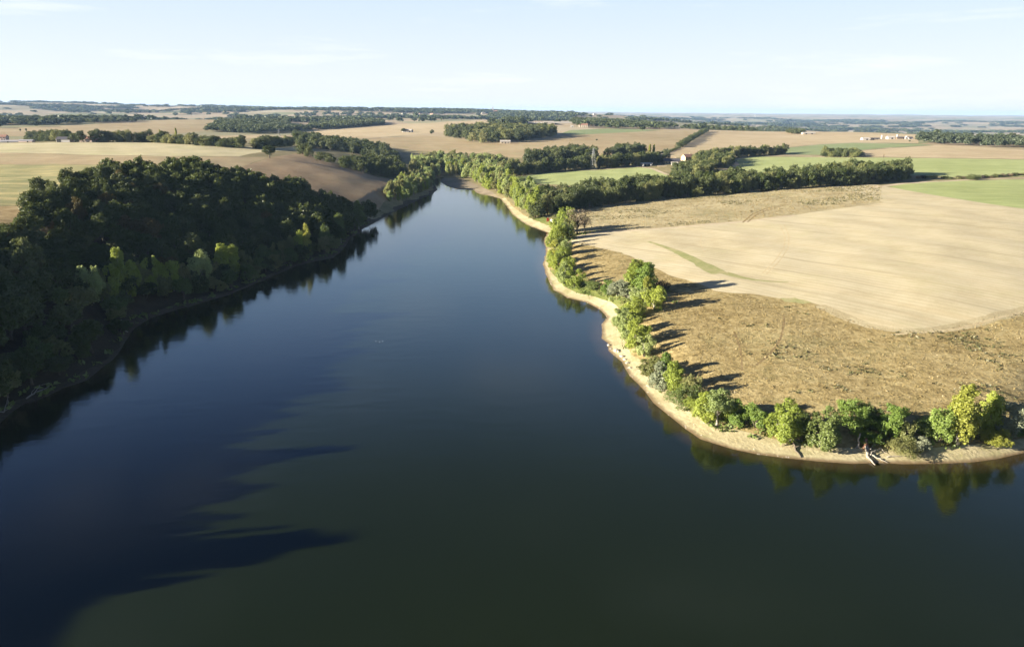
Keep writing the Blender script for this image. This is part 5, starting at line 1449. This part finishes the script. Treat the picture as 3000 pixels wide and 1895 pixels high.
poly('roof', o, 'tile', [(3.3, -5.5, 7.9), (26.4, -5.5, 7.9), (26.4, 0, 12.9), (3.3, 0, 12.9), (3.3, 5.5, 7.9), (26.4, 5.5, 7.9)], [(0, 1, 2, 3), (3, 2, 5, 4)])
o = root_at('water_tower', 'white water tower standing on the hazy plain', 'tower', 2212, 347)
a = np.linspace(0, 2 * np.pi, 16, endpoint=False)
for nm, prof in (('shaft', [(3.5, 0), (3.0, 30)]), ('bowl', [(3.0, 30), (9, 36), (9, 42), (2, 44)])):
    vs = [(q * math.cos(t), q * math.sin(t), z) for q, z in prof for t in a]
    poly(nm, o, 'white', vs, [(i * 16 + k, i * 16 + (k + 1) % 16, (i + 1) * 16 + (k + 1) % 16, (i + 1) * 16 + k) for i in range(len(prof) - 1) for k in range(16)] + [tuple((len(prof) - 1) * 16 + k for k in range(16))], True)

# ------------------------------------------------------------------ power pylons
def bar(a, b, r):
    return ([a, (np.array(a) + np.array(b)) / 2, b], [r, r, r])
def pylon(label, px, py, h, rot, r=.11):
    o = root_at('power_pylon', label, 'pylon', px, py, rot)
    w0, w1 = h * .115, h * .022
    at = lambda t: w0 + (w1 - w0) * t
    legs, br = [], []
    for sx in (-1, 1):
        for sy in (-1, 1):
            legs.append(bar((sx * w0, sy * w0, 0), (sx * w1, sy * w1, h), r))
    lv = [0, .2, .37, .51, .63, .73, .82, .9, 1]
    for t0, t1 in zip(lv[:-1], lv[1:]):
        a0, a1, z0, z1 = at(t0), at(t1), t0 * h, t1 * h
        for s in (-1, 1):
            br += [bar((-a0, s * a0, z0), (a1, s * a1, z1), r * .6), bar((a0, s * a0, z0), (-a1, s * a1, z1), r * .6),
                   bar((s * a0, -a0, z0), (s * a1, a1, z1), r * .6), bar((s * a0, a0, z0), (s * a1, -a1, z1), r * .6)]
    for lg in legs:
        v, f = tubes([lg], 4)
        poly('leg', o, 'steel', v, f)
    v, f = tubes(br, 4)
    poly('bracing', o, 'steel', v, f)
    for z, l in ((.74, .20), (.86, .16), (.97, .12)):
        v, f = tubes([bar((-l * h, 0, z * h), (l * h, 0, z * h), r * .8), bar((-l * h, 0, z * h), (0, 0, (z + .06) * h), r * .6), bar((l * h, 0, z * h), (0, 0, (z + .06) * h), r * .6)], 4)
        ar = poly('arm', o, 'steel', v, f)
        for s in (-1, 1):
            v, f = tubes([bar((s * l * h, 0, z * h), (s * l * h, 0, z * h - .05 * h), r * .9)], 5)
            poly('insulator', ar, 'glass', v, f)
pylon('tall grey lattice pylon standing between the round green field and the dark tree row', 1737, 496, 19.5, 25, .085)
pylon('slender far lattice pylon above the trees of the plateau crest', 821, 431, 18.5, 20, .07)

# ------------------------------------------------------------------ driftwood, rocks, board, van, birds
def wood3(px, py, lift):
    p = ground(px, py)
    return (p[0], p[1], max(0.05, float(hfast(p[0], p[1]))) + lift)
def limbs(name, label, cat, parts, mats, group=None):
    """parts: name -> list of (pixel points with lift, radii)"""
    first = list(parts.values())[0][0][0][0]
    org = np.array(wood3(first[0], first[1], 0))
    o = link(name, None)
    o.location = org
    tag(o, label, cat, group)
    for (pn, ls), m in zip(parts.items(), mats):
        ps = []
        for pts_, rad in ls:
            q = np.array([wood3(*p) for p in pts_]) - org
            c = np.array([np.interp(np.linspace(0, len(q) - 1, len(q) * 3), np.arange(len(q)), q[:, k]) for k in range(3)]).T
            c[1:-1] += np.random.default_rng(len(ps)).normal(size=c[1:-1].shape) * .08
            ps.append((c, np.interp(np.linspace(0, 1, len(c)), np.linspace(0, 1, len(rad)), rad)))
        v, f = tubes(ps, 7)
        poly(pn, o, m, v, f, True)
    return o
limbs('dead_log', 'dark fallen log lying down the beach to the water below the broad poplar', 'log', {'trunk': [([(2322, 1301, .4), (2330, 1316, .25), (2346, 1340, .1)], [.24, .19, .12])], 'branch': [([(2330, 1314, .3), (2340, 1318, .9)], [.08, .03]), ([(2326, 1307, .3), (2318, 1318, .2)], [.08, .03])]}, [BARK, BARK])
limbs('dead_log', 'short pale log end-on at the top of the sand beside the dark log', 'log', {'trunk': [([(2304, 1296, .25), (2320, 1293, .35), (2338, 1292, .3)], [.26, .22, .12])]}, [DEADWOOD])
limbs('dead_stake', 'bare upright dead trunk like a stake before the dark gap in the trees', 'dead tree', {'trunk': [([(2513, 1311, 0), (2513, 1311, 1.4), (2514, 1311, 2.9)], [.22, .17, .10])], 'root': [([(2513, 1311, .25), (2520, 1313, .05)], [.14, .05]), ([(2513, 1311, .25), (2506, 1314, .05)], [.14, .05])]}, [DEADWOOD, DEADWOOD])
limbs('root_tangle', 'uprooted tree stump with bleached roots and limbs reaching to the water', 'stump', {
    'stump': [([(2536, 1316, .1), (2535, 1310, .8), (2535, 1306, 1.6)], [.55, .45, .2])],
    'trunk': [([(2536, 1314, .5), (2541, 1335, .35), (2548, 1350, .25), (2563, 1368, .15)], [.34, .26, .18, .08])],
    'limb': [([(2538, 1318, .5), (2552, 1329, .9)], [.14, .08]), ([(2536, 1320, .3), (2548, 1334, .3)], [.14, .07]), ([(2548, 1338, .4), (2566, 1330, .9)], [.12, .05]), ([(2550, 1335, .3), (2575, 1347, .3), (2600, 1358, .1)], [.14, .1, .04]),
             ([(2546, 1340, .3), (2544, 1352, .2)], [.1, .04]), ([(2560, 1332, .5), (2580, 1320, .6), (2598, 1332, .2)], [.08, .06, .03]), ([(2545, 1322, .4), (2572, 1304, .7)], [.1, .04])]}, ['rust', DEADWOOD, DEADWOOD])
limbs('dead_branch', 'thin straight dead pole lying along the sand under the low olive bush', 'branch', {'trunk': [([(2598, 1340, .15), (2620, 1338, .2), (2655, 1337, .15)], [.10, .08, .05])]}, [DEADWOOD])
limbs('dead_branch', 'bleached forked branch fallen along the dark bank of the wood', 'branch', {'trunk': [([(78, 1171, .3), (104, 1157, .6), (128, 1149, .7), (152, 1139, .9)], [.18, .15, .11, .05])], 'twig': [([(104, 1157, .6), (120, 1143, 1.2), (148, 1138, 1.3)], [.10, .07, .03]), ([(116, 1152, .6), (140, 1150, .3)], [.07, .03]), ([(90, 1164, .4), (108, 1148, 1.2)], [.08, .03])]}, [DEADWOOD, DEADWOOD])
limbs('dead_branch', 'small tangled dead branches at the dark water edge beyond the forked one', 'branch', {'trunk': [([(0, 1212, .4), (16, 1213, .5), (24, 1188, 1.3)], [.14, .12, .05])], 'twig': [([(10, 1212, .4), (40, 1196, .5)], [.08, .03]), ([(24, 1190, .4), (28, 1168, 1.6)], [.07, .03]), ([(30, 1192, .4), (48, 1188, .8)], [.07, .03])]}, [DEADWOOD, DEADWOOD])
def rock(label, px, py, s, group, seed):
    rng = np.random.default_rng(seed)
    bm_ = []
    n, m_ = 9, 6
    for i in range(m_ + 1):
        f = math.pi * i / m_
        for k in range(n):
            t = 2 * math.pi * k / n
            q = 1 + rng.uniform(-.22, .22) * (0 < i < m_)
            bm_.append((s * q * math.sin(f) * math.cos(t), s * .8 * q * math.sin(f) * math.sin(t), s * .55 * q * math.cos(f)))
    fs = [(i * n + k, (i + 1) * n + k, (i + 1) * n + (k + 1) % n, i * n + (k + 1) % n) for i in range(m_) for k in range(n)]
    p = ground(px, py)
    o = poly('rock', None, 'rock', bm_, fs)
    o.location = (p[0], p[1], max(0, float(hfast(p[0], p[1]))) + s * .2)
    o.rotation_euler = (0, 0, rng.uniform(0, 6))
    tag(o, label, 'rock', group)
for i, (px, py, s) in enumerate([(1783, 1012, .5), (1789, 1022, .35), (1806, 1028, .8), (1812, 1031, .5), (1822, 1045, .6), (1830, 1054, .45), (1838, 1064, .5), (1845, 1078, .4)]):
    rock('pale rock half sunk in the pebbly shore below the headland', px, py, s, 'rocks of the pebbly shore', 500 + i)
for i, (px, py, s) in enumerate([(338, 944, .6), (348, 948, .9), (358, 955, 1.1), (366, 962, .9), (352, 940, .5), (370, 972, .7), (262, 962, .6), (282, 960, .5)]):
    rock('pale boulder in the shady cove under the hillside wood', px, py, s, 'boulders of the shady cove', 520 + i)
limbs('dead_branch', 'short white driftwood stick on the sand below the pale willow clump', 'branch', {'trunk': [([(1893, 1131, .15), (1902, 1135, .2), (1912, 1137, .1)], [.13, .11, .05])]}, [DEADWOOD])

o = root_at('red_board', 'upright red board on two posts on the small grass landing', 'sign', 1605, 651, 12, None, .05)
boxes('panel', o, 'red', [((-.34, 0, 1.45), (.62, .08, 1.9)), ((.34, 0, 1.38), (.62, .08, 1.75))])
boxes('post', o, 'red', [((-.5, .08, .75), (.1, .08, 1.5))]); boxes('post', o, 'red', [((.5, .08, .75), (.1, .08, 1.5))])
o = root_at('parked_van', 'small white van parked beside the red board under the shore trees', 'van', 1622, 654, -62, None, -.0)
prof = [(-1.9, .35), (1.9, .35), (1.95, .95), (1.35, 1.15), (.85, 1.85), (-1.8, 1.9), (-1.95, 1.0)]
vs = [(x, s * .82, z) for s in (-1, 1) for x, z in prof]
n = len(prof)
poly('body', o, 'vanwhite', vs, [tuple(range(n)), tuple(range(2 * n - 1, n - 1, -1))] + [(k + n, (k + 1) % n + n, (k + 1) % n, k) for k in range(n)])
poly('windscreen', o, 'glass', [(1.37, -.7, 1.19), (1.37, .7, 1.19), (.90, .62, 1.82), (.90, -.62, 1.82)], [(0, 1, 2, 3)])
for s in (-1, 1):
    poly('side_window', o, 'glass', [(1.15, s * .825, 1.15), (.2, s * .825, 1.15), (.2, s * .825, 1.7), (.8, s * .825, 1.7)], [(0, 1, 2, 3)])
    for x in (-1.2, 1.2):
        a = np.linspace(0, 2 * np.pi, 14, endpoint=False)
        vs = [(x + .33 * math.cos(t), s * .70 + d, .33 + .33 * math.sin(t)) for d in (-.12, .14) for t in a]
        poly('wheel', o, 'rubber', vs, [(k, (k + 1) % 14, 14 + (k + 1) % 14, 14 + k) for k in range(14)] + [tuple(range(14))[::-1], tuple(range(14, 28))])

def gull(px, py, rot, i):
    p = P(px, py, 0)
    o = link('gull', None)
    o.location = (p[0], p[1], .0)
    o.rotation_euler = (0, 0, rot)
    o.scale = (.45, .45, .45)
    tag(o, 'white water bird floating in the small group on the open lake', 'bird', 'water birds on the lake')
    n = 10
    prof = [(-.34, .01, .10), (-.22, .08, .11), (-.05, .13, .11), (.10, .12, .12), (.20, .07, .17), (.25, .05, .24), (.30, .058, .30), (.36, .05, .31), (.40, .012, .30)]
    vs = [(x, r * math.cos(t), z + r * .8 * math.sin(t)) for x, r, z in prof for t in np.linspace(0, 2 * np.pi, n, endpoint=False)]
    fs = [(a * n + k, a * n + (k + 1) % n, (a + 1) * n + (k + 1) % n, (a + 1) * n + k) for a in range(len(prof) - 1) for k in range(n)]
    poly('body', o, 'bird', vs, fs, True)
    for s in (-1, 1):
        poly('wing', o, 'birdgrey', [(.12, s * .11, .2), (.0, s * .14, .2), (-.38, s * .03, .16), (-.2, s * .05, .24), (.08, s * .06, .25)], [(0, 1, 2, 3, 4)])
    poly('beak', o, 'beak', [(.39, .012, .30), (.39, -.012, .30), (.46, 0, .29), (.39, 0, .32)], [(0, 1, 2), (0, 2, 3), (1, 3, 2)])
for i, (px, py) in enumerate([(1101, 1000), (1112, 1002), (1121, 1000)]):
    gull(px, py, 2.2 + i * .5, i)


# ------------------------------------------------------------------ pebbles and flotsam along the sandy waterline
def pebbles(name, label, pts, lo, hi, mat, seed):
    rng = np.random.default_rng(seed)
    n = len(pts)
    o6 = np.array([(1, 0, 0), (0, 1, 0), (-1, 0, 0), (0, -1, 0), (0, 0, .7), (0, 0, -.7)], float)
    tri = np.array([(0, 1, 4), (1, 2, 4), (2, 3, 4), (3, 0, 4), (1, 0, 5), (2, 1, 5), (3, 2, 5), (0, 3, 5)])
    s = rng.uniform(lo, hi, n) ** 1.0
    v = o6[None] * s[:, None, None] * rng.uniform(.6, 1.3, (n, 6, 1)) + np.c_[pts, np.maximum(hfast(pts[:, 0], pts[:, 1]), 0)][:, None]
    f = tri[None] + (np.arange(n) * 6)[:, None, None]
    me = bpy.data.meshes.new(name)
    me.from_pydata(v.reshape(-1, 3).tolist(), [], f.reshape(-1, 3).tolist())
    me.materials.append(PT[mat])
    tag(link(name, me), label, name, kind='stuff')
_c = LAKE[i_r0:i_r1]
_n = np.gradient(_c, axis=0)
_n = unit(np.stack([_n[:, 1], -_n[:, 0]], 1))
_g = np.random.default_rng(600)
sel = _g.integers(0, len(_c), 2600)
off = np.abs(_g.normal(size=2600)) * 1.6 + .1
pk = value_noise(np.arange(len(_c)) / 9.0, np.zeros(len(_c)), 21)[sel] > .45
q = (_c[sel] + _n[sel] * off[:, None] + _g.normal(size=(2600, 2)) * .8)[pk]
q = q[~inside(q, LAKE)]
pebbles('pebbles', 'scattered pebbles and flotsam along the sandy waterline', q, .06, .22, 'rock', 601)
sel = _g.integers(0, len(_c), 900)
q = _c[sel] + _n[sel] * _g.uniform(2.5, 7, (900, 1)) + _g.normal(size=(900, 2)) * .9
q = q[inside(q, BEACH)]
q = q[value_noise(q[:, 0] / 7, q[:, 1] / 7, 23) > .5]
tufts('grass', 'thin green and straw tufts sprouting on the sand', q, .2, 5, 'olive', 602, .3)

# ------------------------------------------------------------------ the air
hz_lo = float(min(VZ.min(), -6)) - 1
hz_hi = max(125.0, float(VZ.max()) + 45)
S_ = 23500
hm = bpy.data.materials.new('haze_air')
hm.use_nodes = True
ht = hm.node_tree
ht.nodes.clear()
ho = ht.nodes.new('ShaderNodeOutputMaterial')
hv = ht.nodes.new('ShaderNodeVolumePrincipled')
hv.inputs['Color'].default_value = (.43, .66, 1.0, 1)
hv.inputs['Density'].default_value = 3.7e-5
hv.inputs['Anisotropy'].default_value = 0.1
ht.links.new(hv.outputs[0], ho.inputs['Volume'])
h_o = boxes('haze', None, hm, [((0, 0, (hz_lo + hz_hi) / 2), (2 * S_, 2 * S_, hz_hi - hz_lo))])
tag(h_o, 'pale bluish morning haze over the whole countryside', 'haze', kind='stuff')
